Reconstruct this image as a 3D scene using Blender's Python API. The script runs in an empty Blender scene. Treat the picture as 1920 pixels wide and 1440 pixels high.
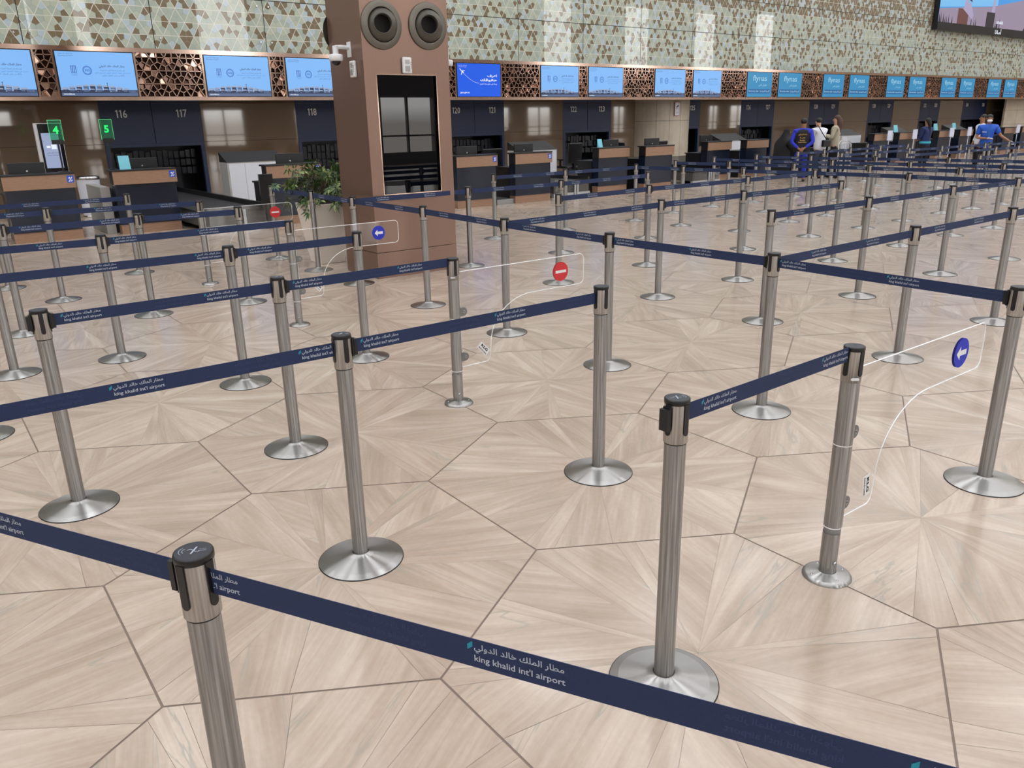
import bpy, bmesh, math, random
from mathutils import Vector, Matrix, Euler
random.seed(7)
sc = bpy.context.scene
col = sc.collection
PI = math.pi

# ---------------------------------------------------------------- camera, world, light
cam_d = bpy.data.cameras.new('camera')
cam_d.sensor_fit = 'HORIZONTAL'; cam_d.sensor_width = 36.0
cam_d.lens = 36.0 * 1476.66 / 1920
cam_d.clip_start = 0.05; cam_d.clip_end = 400
cam = bpy.data.objects.new('camera', cam_d); col.objects.link(cam)
PITCH, ROLL, YAW = 0.322363, -0.0206987, math.radians(36.9)
_f = Vector((0, math.cos(PITCH), -math.sin(PITCH))); _r = Vector((1, 0, 0)); _u = Vector((0, math.sin(PITCH), math.cos(PITCH)))
_r2 = math.cos(ROLL) * _r + math.sin(ROLL) * _u
_u2 = -math.sin(ROLL) * _r + math.cos(ROLL) * _u
_rz = Matrix.Rotation(-YAW, 3, 'Z')
_r2, _u2, _b = _rz @ _r2, _rz @ _u2, _rz @ (-_f)
m4 = Matrix(((_r2.x, _u2.x, _b.x, 0), (_r2.y, _u2.y, _b.y, 0), (_r2.z, _u2.z, _b.z, 1.70474), (0, 0, 0, 1)))
cam.matrix_world = m4
sc.camera = cam
sc.view_settings.view_transform = 'Standard'; sc.view_settings.look = 'None'
sc.view_settings.gamma = 1.0; sc.view_settings.use_curve_mapping = False
sc.view_settings.exposure = 0.0
sc.cycles.max_bounces = 7; sc.cycles.diffuse_bounces = 3; sc.cycles.glossy_bounces = 4
sc.cycles.transmission_bounces = 6; sc.cycles.transparent_max_bounces = 12
sc.cycles.caustics_reflective = False; sc.cycles.caustics_refractive = False
sc.cycles.sample_clamp_indirect = 6.0

world = bpy.data.worlds.new('daylight'); sc.world = world; world.use_nodes = True
wn = world.node_tree.nodes; wl = world.node_tree.links
bg = wn['Background']
tc = wn.new('ShaderNodeTexCoord'); sx = wn.new('ShaderNodeSeparateXYZ'); wl.new(tc.outputs['Generated'], sx.inputs[0])
rp = wn.new('ShaderNodeValToRGB'); wl.new(sx.outputs['Z'], rp.inputs[0])
rp.color_ramp.elements[0].position = 0.0; rp.color_ramp.elements[0].color = (0.45, 0.42, 0.38, 1)
rp.color_ramp.elements[1].position = 0.02; rp.color_ramp.elements[1].color = (1.0, 0.985, 0.965, 1)
e = rp.color_ramp.elements.new(0.6); e.color = (0.92, 0.95, 1.0, 1)
wl.new(rp.outputs[0], bg.inputs[0]); bg.inputs[1].default_value = 6.4

def area(name, loc, size, power, rot=(0, 0, 0), color=(1, 1, 1)):
    l = bpy.data.lights.new(name, 'AREA'); l.shape = 'RECTANGLE'; l.size, l.size_y = size; l.energy = power; l.color = color
    o = bpy.data.objects.new(name, l); col.objects.link(o); o.location = loc; o.rotation_euler = rot
    return o

# ---------------------------------------------------------------- materials
def lin(c):
    c = c / 255.0
    return c / 12.92 if c <= 0.04045 else ((c + 0.055) / 1.055) ** 2.4
def rgb(r, g, b): return (lin(r), lin(g), lin(b), 1)
MATS = {}
def mat(name, color, rough=0.5, metal=0.0, **kw):
    if name in MATS: return MATS[name]
    m = bpy.data.materials.new(name); m.use_nodes = True
    p = m.node_tree.nodes['Principled BSDF']
    p.inputs['Base Color'].default_value = color; p.inputs['Roughness'].default_value = rough; p.inputs['Metallic'].default_value = metal
    for k, v in kw.items(): p.inputs[k.replace('_', ' ')].default_value = v
    MATS[name] = m
    return m
def nd(m, t, **kw):
    n = m.node_tree.nodes.new(t)
    for k, v in kw.items(): setattr(n, k, v)
    return n
def lk(m, a, b): m.node_tree.links.new(a, b)
def noise_mat(name, c1, c2, scale=(1, 1, 1), nscale=5, rough=0.5, metal=0.0, detail=4, rr=0.0, lo=0.35, hi=0.65, bump=0.0, **kw):
    m = mat(name, c1, rough, metal, **kw)
    p = m.node_tree.nodes['Principled BSDF']
    t = nd(m, 'ShaderNodeTexCoord'); mp = nd(m, 'ShaderNodeMapping'); mp.inputs['Scale'].default_value = scale
    n = nd(m, 'ShaderNodeTexNoise'); n.inputs['Scale'].default_value = nscale; n.inputs['Detail'].default_value = detail
    r = nd(m, 'ShaderNodeValToRGB'); r.color_ramp.elements[0].color = c1; r.color_ramp.elements[1].color = c2
    r.color_ramp.elements[0].position = lo; r.color_ramp.elements[1].position = hi
    lk(m, t.outputs['Object'], mp.inputs[0]); lk(m, mp.outputs[0], n.inputs['Vector']); lk(m, n.outputs['Fac'], r.inputs[0]); lk(m, r.outputs[0], p.inputs['Base Color'])
    if rr:
        q = nd(m, 'ShaderNodeMapRange'); q.inputs['To Min'].default_value = rough - rr; q.inputs['To Max'].default_value = rough + rr
        lk(m, n.outputs['Fac'], q.inputs['Value']); lk(m, q.outputs[0], p.inputs['Roughness'])
    if bump:
        b = nd(m, 'ShaderNodeBump'); b.inputs['Strength'].default_value = bump; b.inputs['Distance'].default_value = 0.002
        lk(m, n.outputs['Fac'], b.inputs['Height']); lk(m, b.outputs[0], p.inputs['Normal'])
    return m
def emit(name, color, strength=1.0):
    m = mat(name, (0, 0, 0, 1), 0.25)
    p = m.node_tree.nodes['Principled BSDF']
    p.inputs['Emission Color'].default_value = color; p.inputs['Emission Strength'].default_value = strength
    return m

steel_pole = noise_mat('brushed_steel_pole', rgb(138, 137, 136), rgb(174, 173, 171), (60, 60, 1.2), 3, 0.31, 1.0, rr=0.04)
steel_head = noise_mat('satin_steel_head', rgb(160, 157, 153), rgb(192, 188, 183), (60, 60, 1.5), 3, 0.30, 1.0)
steel_base = mat('spun_steel_base', rgb(166, 165, 163), 0.30, 1.0, Anisotropic=0.97, Anisotropic_Rotation=0.25)
_t = nd(steel_base, 'ShaderNodeTangent'); _t.direction_type = 'RADIAL'; _t.axis = 'Z'
lk(steel_base, _t.outputs[0], steel_base.node_tree.nodes['Principled BSDF'].inputs['Tangent'])
for _m in (steel_pole, steel_head):
    _t = nd(_m, 'ShaderNodeTangent'); _t.direction_type = 'RADIAL'; _t.axis = 'Z'
    _p = _m.node_tree.nodes['Principled BSDF']; lk(_m, _t.outputs[0], _p.inputs['Tangent']); _p.inputs['Anisotropic'].default_value = 0.97; _p.inputs['Anisotropic Rotation'].default_value = 0.25
steel_plain = mat('plain_steel', rgb(190, 190, 190), 0.25, 1.0)
black_plastic = mat('black_plastic', rgb(17, 17, 19), 0.38)
cap_blue = mat('dark_slate_cap', rgb(38, 42, 52), 0.45)
ring_black = mat('black_ring', rgb(12, 12, 12), 0.5)
navy = noise_mat('navy_webbing', rgb(21, 38, 75), rgb(26, 44, 83), (1, 1, 1), 400, 0.72, lo=0.3, hi=0.7)
ghost = mat('show_through_print', rgb(42, 55, 92), 0.75)
print_white = mat('belt_print_grey', rgb(176, 184, 198), 0.6)
print_teal = mat('belt_print_teal', rgb(22, 138, 160), 0.6)
white_paint = mat('white_plastic', rgb(226, 228, 230), 0.4)
black_gloss = mat('black_gloss', rgb(9, 11, 15), 0.08)
navy_gloss = mat('navy_gloss_panel', rgb(17, 26, 44), 0.22)
navy_panel = noise_mat('navy_wall_panel', rgb(25, 41, 76), rgb(30, 46, 82), (1, 1, 30), 4, 0.42)
brown_glass = mat('bronze_back_painted_glass', rgb(112, 94, 76), 0.04, 0.0, Specular_IOR_Level=0.8, Coat_Weight=0.6, Coat_Roughness=0.02)
copper_panel = noise_mat('copper_laminate', rgb(152, 120, 98), rgb(164, 132, 110), (3, 3, 30), 3, 0.42, 0.35)
bronze_pillar = noise_mat('brushed_bronze_cladding', rgb(146, 119, 106), rgb(150, 123, 110), (90, 90, 0.8), 3, 0.32, 0.75, rr=0.02)
bronze_bright = mat('polished_bronze_trim', rgb(226, 196, 180), 0.14, 1.0)
nozzle_grey = mat('umber_grey_metal', rgb(112, 108, 100), 0.32, 0.7)
nozzle_ball = mat('umber_grey_paint', rgb(78, 74, 66), 0.32)
beige_stone = noise_mat('beige_column_cladding', rgb(176, 166, 150), rgb(188, 179, 163), (1, 1, 1), 2, 0.45)
acrylic = mat('clear_acrylic', (0.97, 0.99, 1, 1), 0.02, 0.0, Transmission_Weight=1.0, IOR=1.04)
acrylic.node_tree.nodes.remove(acrylic.node_tree.nodes['Principled BSDF'])
_a = nd(acrylic, 'ShaderNodeBsdfTransparent'); _g = nd(acrylic, 'ShaderNodeBsdfGlossy'); _g.inputs['Roughness'].default_value = 0.02; _mx = nd(acrylic, 'ShaderNodeMixShader')
_a.inputs[0].default_value = (1, 1, 1, 1); _mx.inputs[0].default_value = 0.045; lk(acrylic, _a.outputs[0], _mx.inputs[1]); lk(acrylic, _g.outputs[0], _mx.inputs[2]); lk(acrylic, _mx.outputs[0], acrylic.node_tree.nodes['Material Output'].inputs[0])
acrylic_edge = mat('acrylic_bright_edge', rgb(246, 248, 250), 0.3)
acr_green = mat('green_edge_lit_acrylic', rgb(120, 220, 170), 0.05, 0.0, Transmission_Weight=0.85, IOR=1.2)
dark_rubber = noise_mat('dark_conveyor_rubber', rgb(20, 20, 22), rgb(40, 40, 42), (1, 1, 1), 40, 0.6)
planter_mat = mat('warm_white_planter', rgb(228, 220, 210), 0.5)
soil_mat = mat('planter_soil', rgb(40, 32, 26), 0.9)
leaf_a = noise_mat('leaf_green', rgb(34, 62, 28), rgb(66, 98, 46), (1, 1, 1), 12, 0.4)
leaf_b = mat('leaf_yellow_green', rgb(128, 144, 84), 0.45)
stem_mat = mat('plant_stem', rgb(70, 62, 40), 0.7)
skin_a = mat('skin_tan', rgb(150, 106, 80), 0.6); skin_b = mat('skin_light', rgb(196, 152, 130), 0.6)
hair_black = mat('hair_black', rgb(18, 15, 14), 0.6); hair_brown = mat('hair_brown', rgb(72, 46, 36), 0.6)

# ---------------------------------------------------------------- mesh helpers
class MB:
    def __init__(s): s.v = []; s.f = []; s.mi = []; s.sm = []
    def add(s, vs, fs, mi=0, sm=False):
        b = len(s.v); s.v += [tuple(v) for v in vs]
        for f in fs: s.f.append([i + b for i in f]); s.mi.append(mi); s.sm.append(sm)
        return s
    def box(s, x0, y0, z0, x1, y1, z1, mi=0):
        v = [(x0, y0, z0), (x1, y0, z0), (x1, y1, z0), (x0, y1, z0), (x0, y0, z1), (x1, y0, z1), (x1, y1, z1), (x0, y1, z1)]
        return s.add(v, [(0, 3, 2, 1), (4, 5, 6, 7), (0, 1, 5, 4), (1, 2, 6, 5), (2, 3, 7, 6), (3, 0, 4, 7)], mi)
    def hexa(s, b4, t4, mi=0):
        return s.add(list(b4) + list(t4), [(0, 3, 2, 1), (4, 5, 6, 7), (0, 1, 5, 4), (1, 2, 6, 5), (2, 3, 7, 6), (3, 0, 4, 7)], mi)
    def lathe(s, prof, n=32, c=(0, 0, 0), mi=0, sm=True, cap0=False, cap1=False):
        vs = []; fs = []
        for r, z in prof:
            for i in range(n):
                a = 2 * PI * i / n; vs.append((c[0] + r * math.cos(a), c[1] + r * math.sin(a), c[2] + z))
        for j in range(len(prof) - 1):
            for i in range(n):
                k = (i + 1) % n; fs.append((j * n + i, j * n + k, (j + 1) * n + k, (j + 1) * n + i))
        s.add(vs, fs, mi, sm)
        if cap0: s.add(vs[:n], [tuple(range(n))[::-1]], mi)
        if cap1: s.add(vs[-n:], [tuple(range(n))], mi)
        return s
    def tube(s, pts, r, n=8, mi=0, caps=True):
        pts = [Vector(p) for p in pts]; rs = r if isinstance(r, (list, tuple)) else [r] * len(pts)
        vs = []; fs = []
        for j, p in enumerate(pts):
            d = (pts[min(j + 1, len(pts) - 1)] - pts[max(j - 1, 0)]).normalized()
            a = d.orthogonal().normalized() if j == 0 else (a - a.dot(d) * d).normalized()
            b = d.cross(a)
            for i in range(n):
                t = 2 * PI * i / n; vs.append(p + rs[j] * (math.cos(t) * a + math.sin(t) * b))
        for j in range(len(pts) - 1):
            for i in range(n):
                k = (i + 1) % n; fs.append((j * n + i, j * n + k, (j + 1) * n + k, (j + 1) * n + i))
        s.add(vs, fs, mi, True)
        if caps: s.add(vs[:n], [tuple(range(n))[::-1]], mi); s.add(vs[-n:], [tuple(range(n))], mi)
        return s
    def prism(s, poly, axis, d0, d1, mi=0):
        # poly of 2-D points extruded along axis ('x': pts=(y,z); 'y': pts=(x,z); 'z': pts=(x,y))
        def P(a, b, d): return {'x': (d, a, b), 'y': (a, d, b), 'z': (a, b, d)}[axis]
        n = len(poly); vs = [P(a, b, d0) for a, b in poly] + [P(a, b, d1) for a, b in poly]
        fs = [tuple(range(n))[::-1], tuple(range(n, 2 * n))] + [(i, (i + 1) % n, n + (i + 1) % n, n + i) for i in range(n)]
        return s.add(vs, fs, mi)
    def ell(s, c, r, n=12, m=8, mi=0, rot=None):
        vs = []; fs = []
        for j in range(1, m):
            t = PI * j / m
            for i in range(n):
                a = 2 * PI * i / n
                v = Vector((r[0] * math.sin(t) * math.cos(a), r[1] * math.sin(t) * math.sin(a), r[2] * math.cos(t)))
                if rot: v = rot @ v
                vs.append(v + Vector(c))
        tp = Vector((0, 0, r[2])); 
        if rot: tp = rot @ tp
        for j in range(m - 2):
            for i in range(n):
                k = (i + 1) % n; fs.append((j * n + i, (j + 1) * n + i, (j + 1) * n + k, j * n + k))
        q = len(vs); vs += [Vector(c) + tp, Vector(c) - tp]
        for i in range(n):
            k = (i + 1) % n; fs.append((q, i, k)); fs.append((q + 1, (m - 2) * n + k, (m - 2) * n + i))
        return s.add(vs, fs, mi, True)
    def mesh(s, name, mats):
        me = bpy.data.meshes.new(name); me.from_pydata(s.v, [], s.f)
        for m in (mats if isinstance(mats, (list, tuple)) else [mats]): me.materials.append(m)
        me.polygons.foreach_set('material_index', s.mi); me.polygons.foreach_set('use_smooth', s.sm)
        me.update(); return me
    def build(s, name, mats, parent=None, bevel=0, loc=(0, 0, 0), fix=True):
        me = s.mesh(name, mats)
        if fix:
            bm = bmesh.new(); bm.from_mesh(me); bmesh.ops.recalc_face_normals(bm, faces=bm.faces); bm.to_mesh(me); bm.free()
        o = bpy.data.objects.new(name, me); col.objects.link(o); o.location = loc
        if parent: o.parent = parent
        if bevel:
            b = o.modifiers.new('bevel', 'BEVEL'); b.width = bevel; b.segments = 2; b.limit_method = 'ANGLE'; b.angle_limit = 0.7
        return o
def link(me, name, parent=None, loc=(0, 0, 0), rz=0, scale=None):
    o = bpy.data.objects.new(name, me); col.objects.link(o); o.location = loc; o.rotation_euler = (0, 0, rz)
    if scale: o.scale = scale
    if parent: o.parent = parent
    return o
def tag(o, label=None, cat=None, group=None, kind=None):
    if label: o['label'] = label
    if cat: o['category'] = cat
    if group: o['group'] = group
    if kind: o['kind'] = kind
    return o
def thing(name, label, cat, loc=(0, 0, 0), rz=0, group=None):
    o = bpy.data.objects.new(name, None); col.objects.link(o); o.location = loc; o.rotation_euler = (0, 0, rz)
    o.empty_display_size = 0.1
    return tag(o, label, cat, group)
def struct(o): o['kind'] = 'structure'; return o
KIDS = {}
def kids(o):
    return [c for c in bpy.data.objects if c.parent is o]
def dup(root, loc, rz, label, group=None):
    if root.name not in KIDS: KIDS[root.name] = [(c, kids(c)) for c in kids(root)]
    r = root.copy(); col.objects.link(r); r.location = loc; r.rotation_euler = (0, 0, rz); r['label'] = label
    if group: r['group'] = group
    for ch, gs in KIDS[root.name]:
        c = ch.copy(); col.objects.link(c); c.parent = r
        for g in gs:
            d = g.copy(); col.objects.link(d); d.parent = c
    return r

# ---------------------------------------------------------------- lettering
AR = {}
for ch, code, n in [('\u0627', 0xFE8D, 2), ('\u0628', 0xFE8F, 4), ('\u0629', 0xFE93, 2), ('\u062A', 0xFE95, 4), ('\u062C', 0xFE9D, 4), ('\u062D', 0xFEA1, 4), ('\u062E', 0xFEA5, 4), ('\u062F', 0xFEA9, 2),
                    ('\u0631', 0xFEAD, 2), ('\u0632', 0xFEAF, 2), ('\u0633', 0xFEB1, 4), ('\u0634', 0xFEB5, 4), ('\u0635', 0xFEB9, 4), ('\u0636', 0xFEBD, 4), ('\u0637', 0xFEC1, 4), ('\u0639', 0xFEC9, 4), ('\u0641', 0xFED1, 4), ('\u0642', 0xFED5, 4),
                    ('\u0643', 0xFED9, 4), ('\u0644', 0xFEDD, 4), ('\u0645', 0xFEE1, 4), ('\u0646', 0xFEE5, 4), ('\u0647', 0xFEE9, 4), ('\u0648', 0xFEED, 2), ('\u064A', 0xFEF1, 4), ('\u0623', 0xFE83, 2), ('\u0625', 0xFE87, 2), ('\u0649', 0xFEEF, 2), ('\u0621', 0xFE80, 1)]:
    AR[ch] = (code, n)
def arabic(s):
    out = []
    for w in s.split(' '):
        r = ''
        for i, c in enumerate(w):
            if c not in AR: r += c; continue
            code, n = AR[c]
            pj = i > 0 and w[i - 1] in AR and AR[w[i - 1]][1] == 4
            nj = n == 4 and i + 1 < len(w) and w[i + 1] in AR
            r += chr(code + (3 if pj and nj else 2 if nj else 1 if pj else 0))
        out.append(r[::-1])
    return ' '.join(out[::-1])
AIRPORT = arabic('\u0645\u0637\u0627\u0631 \u0627\u0644\u0645\u0644\u0643 \u062E\u0627\u0644\u062F \u0627\u0644\u062F\u0648\u0644\u064A')
def text_bits(s, width=None, height=None, bold=0.0, track=1.0):
    """outline of a text as (verts2d, faces), left-bottom at the origin, scaled to a width or a cap height"""
    c = bpy.data.curves.new('t', 'FONT'); c.body = s; c.size = 1.0; c.resolution_u = 2; c.offset = bold; c.space_character = track
    o = bpy.data.objects.new('t', c); col.objects.link(o)
    dg = bpy.context.evaluated_depsgraph_get(); me = bpy.data.meshes.new_from_object(o.evaluated_get(dg))
    vs = [(v.co.x, v.co.y) for v in me.vertices]; fs = [tuple(p.vertices) for p in me.polygons]
    bpy.data.objects.remove(o); bpy.data.curves.remove(c); bpy.data.meshes.remove(me)
    x0 = min(v[0] for v in vs); x1 = max(v[0] for v in vs); y0 = min(v[1] for v in vs); y1 = max(v[1] for v in vs)
    kx = width / (x1 - x0) if width else None; ky = height / (y1 - y0) if height else None
    kx = kx or ky; ky = ky or kx
    return [((x - x0) * kx, (y - y0) * ky) for x, y in vs], fs
def put_text(mb, s, x, z, y=0.0, width=None, height=None, mi=0, bold=0.0, flip=False, align='l'):
    """lays lettering into mb on the plane facing -Y"""
    vs, fs = text_bits(s, width, height, bold)
    w = max(v[0] for v in vs)
    dx = {'l': 0, 'c': -w / 2, 'r': -w}[align]
    if flip: vs = [(w - a, b) for a, b in vs]
    mb.add([(x + dx + a, y, z + b) for a, b in vs], fs, mi)
    return w
def disc(mb, x, z, y, r, mi, n=24, r0=None):
    o = [(x + r * math.cos(2 * PI * i / n), y, z + r * math.sin(2 * PI * i / n)) for i in range(n)]
    if r0 is None: mb.add(o, [tuple(range(n))], mi)
    else:
        q = [(x + r0 * math.cos(2 * PI * i / n), y, z + r0 * math.sin(2 * PI * i / n)) for i in range(n)]
        mb.add(o + q, [(i, (i + 1) % n, n + (i + 1) % n, n + i) for i in range(n)], mi)
def quad(mb, x0, z0, x1, z1, y, mi): mb.add([(x0, y, z0), (x1, y, z0), (x1, y, z1), (x0, y, z1)], [(0, 1, 2, 3)], mi)
def poly(mb, pts, y, mi): mb.add([(a, y, b) for a, b in pts], [tuple(range(len(pts)))], mi)

# ---------------------------------------------------------------- floor: hexagonal travertine
def build_floor():
    S = 0.8618; R3 = math.sqrt(3) * S; cx0, cy0 = 2.5614, 2.702
    v = []; f = []; ang = []; rnd = []
    H = [(S * math.cos(math.radians(30 + 60 * k)), S * math.sin(math.radians(30 + 60 * k))) for k in range(6)]
    def edge_pt(a, s):
        a = a % (2 * PI); k = int(math.floor((a - PI / 6) / (PI / 3))) ; mid = PI / 6 + k * PI / 3 + PI / 6
        d = s * math.cos(PI / 6) / math.cos(a - mid); return (d * math.cos(a), d * math.sin(a))
    for j in range(-5, 17):
        for i in range(-5, 34):
            cx = cx0 + i * R3 + (j % 2) * R3 / 2; cy = cy0 + j * 1.5 * S
            ca = cx * math.sin(YAW) + cy * math.cos(YAW)
            if ca < -1.5 : continue
            near = math.hypot(cx, cy) < 14
            s_in = S - 0.0060
            bs = []
            for k in range(6):
                t = math.radians(30 + 60 * k)
                if near:
                    w = math.radians(random.uniform(2.5, 5.0)); bs += [t - w, t + w]
                    m = t + PI / 6 + math.radians(random.uniform(-9, 9)); bs.append(m)
                    if random.random() < 0.45: bs.append(m + math.radians(random.uniform(5, 9)))
                else: bs += [t, t + PI / 6]
            bs = sorted(b % (2 * PI) for b in bs)
            for q in range(len(bs)):
                a0 = bs[q]; a1 = bs[(q + 1) % len(bs)]
                if a1 < a0: a1 += 2 * PI
                g = 0.0006 if near else 0.0
                am = (a0 + a1) / 2; ox, oy = g * 2.2 * math.cos(am), g * 2.2 * math.sin(am)
                pts = [(0, 0), edge_pt(a0 + g * 1.1, s_in)]
                for k in range(13):
                    t = PI / 6 + k * PI / 3
                    if a0 + 1e-4 < t < a1 - 1e-4: pts.append((s_in * math.cos(t), s_in * math.sin(t)))
                pts.append(edge_pt(a1 - g * 1.1, s_in))
                b = len(v)
                v += [(cx + x + (ox if n else ox), cy + y + (oy if n else oy), 0) for n, (x, y) in enumerate(pts)]
                f.append(list(range(b, b + len(pts))))
                wide = (a1 - a0) > 0.2
                ang.append(am + (random.choice([0, 0.25, -0.25, 0.5, -0.5]) if wide else 0)); rnd.append(random.random())
    b = len(v); v += [(-8, -6, -0.0012), (60, -6, -0.0012), (60, 24, -0.0012), (-8, 24, -0.0012)]; f.append([b, b + 1, b + 2, b + 3]); ang.append(0); rnd.append(0)
    me = bpy.data.meshes.new('floor'); me.from_pydata(v, [], f)
    A = me.attributes.new('ang', 'FLOAT', 'FACE'); A.data.foreach_set('value', ang)
    A = me.attributes.new('rnd', 'FLOAT', 'FACE'); A.data.foreach_set('value', rnd)
    m = mat('travertine_stone', rgb(196, 178, 160), 0.22); m2 = mat('floor_grout', rgb(114, 98, 88), 0.6)
    p = m.node_tree.nodes['Principled BSDF']
    at = nd(m, 'ShaderNodeAttribute', attribute_name='ang'); ar = nd(m, 'ShaderNodeAttribute', attribute_name='rnd')
    t = nd(m, 'ShaderNodeTexCoord'); rot = nd(m, 'ShaderNodeVectorRotate', rotation_type='Z_AXIS')
    neg = nd(m, 'ShaderNodeMath', operation='MULTIPLY'); neg.inputs[1].default_value = -1
    lk(m, at.outputs['Fac'], neg.inputs[0]); lk(m, t.outputs['Object'], rot.inputs['Vector']); lk(m, neg.outputs[0], rot.inputs['Angle'])
    off = nd(m, 'ShaderNodeCombineXYZ'); k = nd(m, 'ShaderNodeMath', operation='MULTIPLY'); k.inputs[1].default_value = 37
    lk(m, ar.outputs['Fac'], k.inputs[0]); lk(m, k.outputs[0], off.inputs['Z']); lk(m, k.outputs[0], off.inputs['X'])
    def layer(sx, sy, scale, detail, dist=0.0):
        mp = nd(m, 'ShaderNodeMapping'); mp.inputs['Scale'].default_value = (sx, sy, 1); lk(m, rot.outputs[0], mp.inputs[0])
        ad = nd(m, 'ShaderNodeVectorMath', operation='ADD'); lk(m, mp.outputs[0], ad.inputs[0]); lk(m, off.outputs[0], ad.inputs[1])
        n = nd(m, 'ShaderNodeTexNoise'); n.inputs['Scale'].default_value = scale; n.inputs['Detail'].default_value = detail; n.inputs['Distortion'].default_value = dist
        lk(m, ad.outputs[0], n.inputs['Vector']); return n
    n1 = layer(0.7, 8, 1.6, 7, 0.6); n2 = layer(1.2, 26, 3.0, 8, 0.4); n3 = layer(1, 1.6, 1.6, 3)
    def math_(op, a, b):
        q = nd(m, 'ShaderNodeMath', operation=op)
        for i_, w in enumerate((a, b)):
            if isinstance(w, (int, float)): q.inputs[i_].default_value = w
            else: lk(m, w, q.inputs[i_])
        return q.outputs[0]
    s1 = math_('ADD', math_('MULTIPLY', n1.outputs['Fac'], 0.50), math_('MULTIPLY', n2.outputs['Fac'], 0.20))
    s2 = math_('ADD', s1, math_('MULTIPLY', n3.outputs['Fac'], 0.30))
    n5 = layer(1, 1.4, 38, 3)
    s2 = math_('ADD', s2, math_('MULTIPLY', math_('SUBTRACT', n5.outputs['Fac'], 0.5), 0.10))
    s3 = math_('ADD', s2, math_('MULTIPLY', math_('SUBTRACT', ar.outputs['Fac'], 0.5), 0.085))
    r = nd(m, 'ShaderNodeValToRGB'); el = r.color_ramp.elements
    el[0].position = 0.28; el[0].color = rgb(150, 134, 118); el[1].position = 0.78; el[1].color = rgb(202, 188, 174)
    x = el.new(0.45); x.color = rgb(168, 151, 136); x = el.new(0.55); x.color = rgb(179, 163, 148)
    lk(m, s3, r.inputs[0])
    # sparse grey-green veins along the grain
    n4 = layer(0.5, 4.5, 1.3, 5, 0.8)
    vv = nd(m, 'ShaderNodeMath', operation='ABSOLUTE'); lk(m, math_('SUBTRACT', n4.outputs['Fac'], 0.62), vv.inputs[0])
    vr = nd(m, 'ShaderNodeValToRGB'); vr.color_ramp.elements[0].position = 0.0; vr.color_ramp.elements[0].color = (0.75, 0.75, 0.75, 1); vr.color_ramp.elements[1].position = 0.012; vr.color_ramp.elements[1].color = (0, 0, 0, 1)
    lk(m, vv.outputs[0], vr.inputs[0])
    mx = nd(m, 'ShaderNodeMixRGB'); mx.inputs[2].default_value = rgb(150, 146, 136); lk(m, vr.outputs[0], mx.inputs[0]); lk(m, r.outputs[0], mx.inputs[1])
    lk(m, mx.outputs[0], p.inputs['Base Color'])
    q = nd(m, 'ShaderNodeMapRange'); q.inputs['To Min'].default_value = FLOOR_R0; q.inputs['To Max'].default_value = FLOOR_R1; lk(m, n2.outputs['Fac'], q.inputs['Value']); lk(m, q.outputs[0], p.inputs['Roughness'])
    me.materials.append(m); me.materials.append(m2)
    mi = [0] * len(f); mi[-1] = 1; me.polygons.foreach_set('material_index', mi); me.update()
    o = bpy.data.objects.new('floor', me); col.objects.link(o); struct(o)
    g = MB().box(-30, -22, -0.1, 75, 34, -0.004).build('floor', mat('floor_far', rgb(186, 168, 150), 0.3)); struct(g)
FLOOR_R0, FLOOR_R1 = 0.10, 0.26
build_floor()

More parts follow.
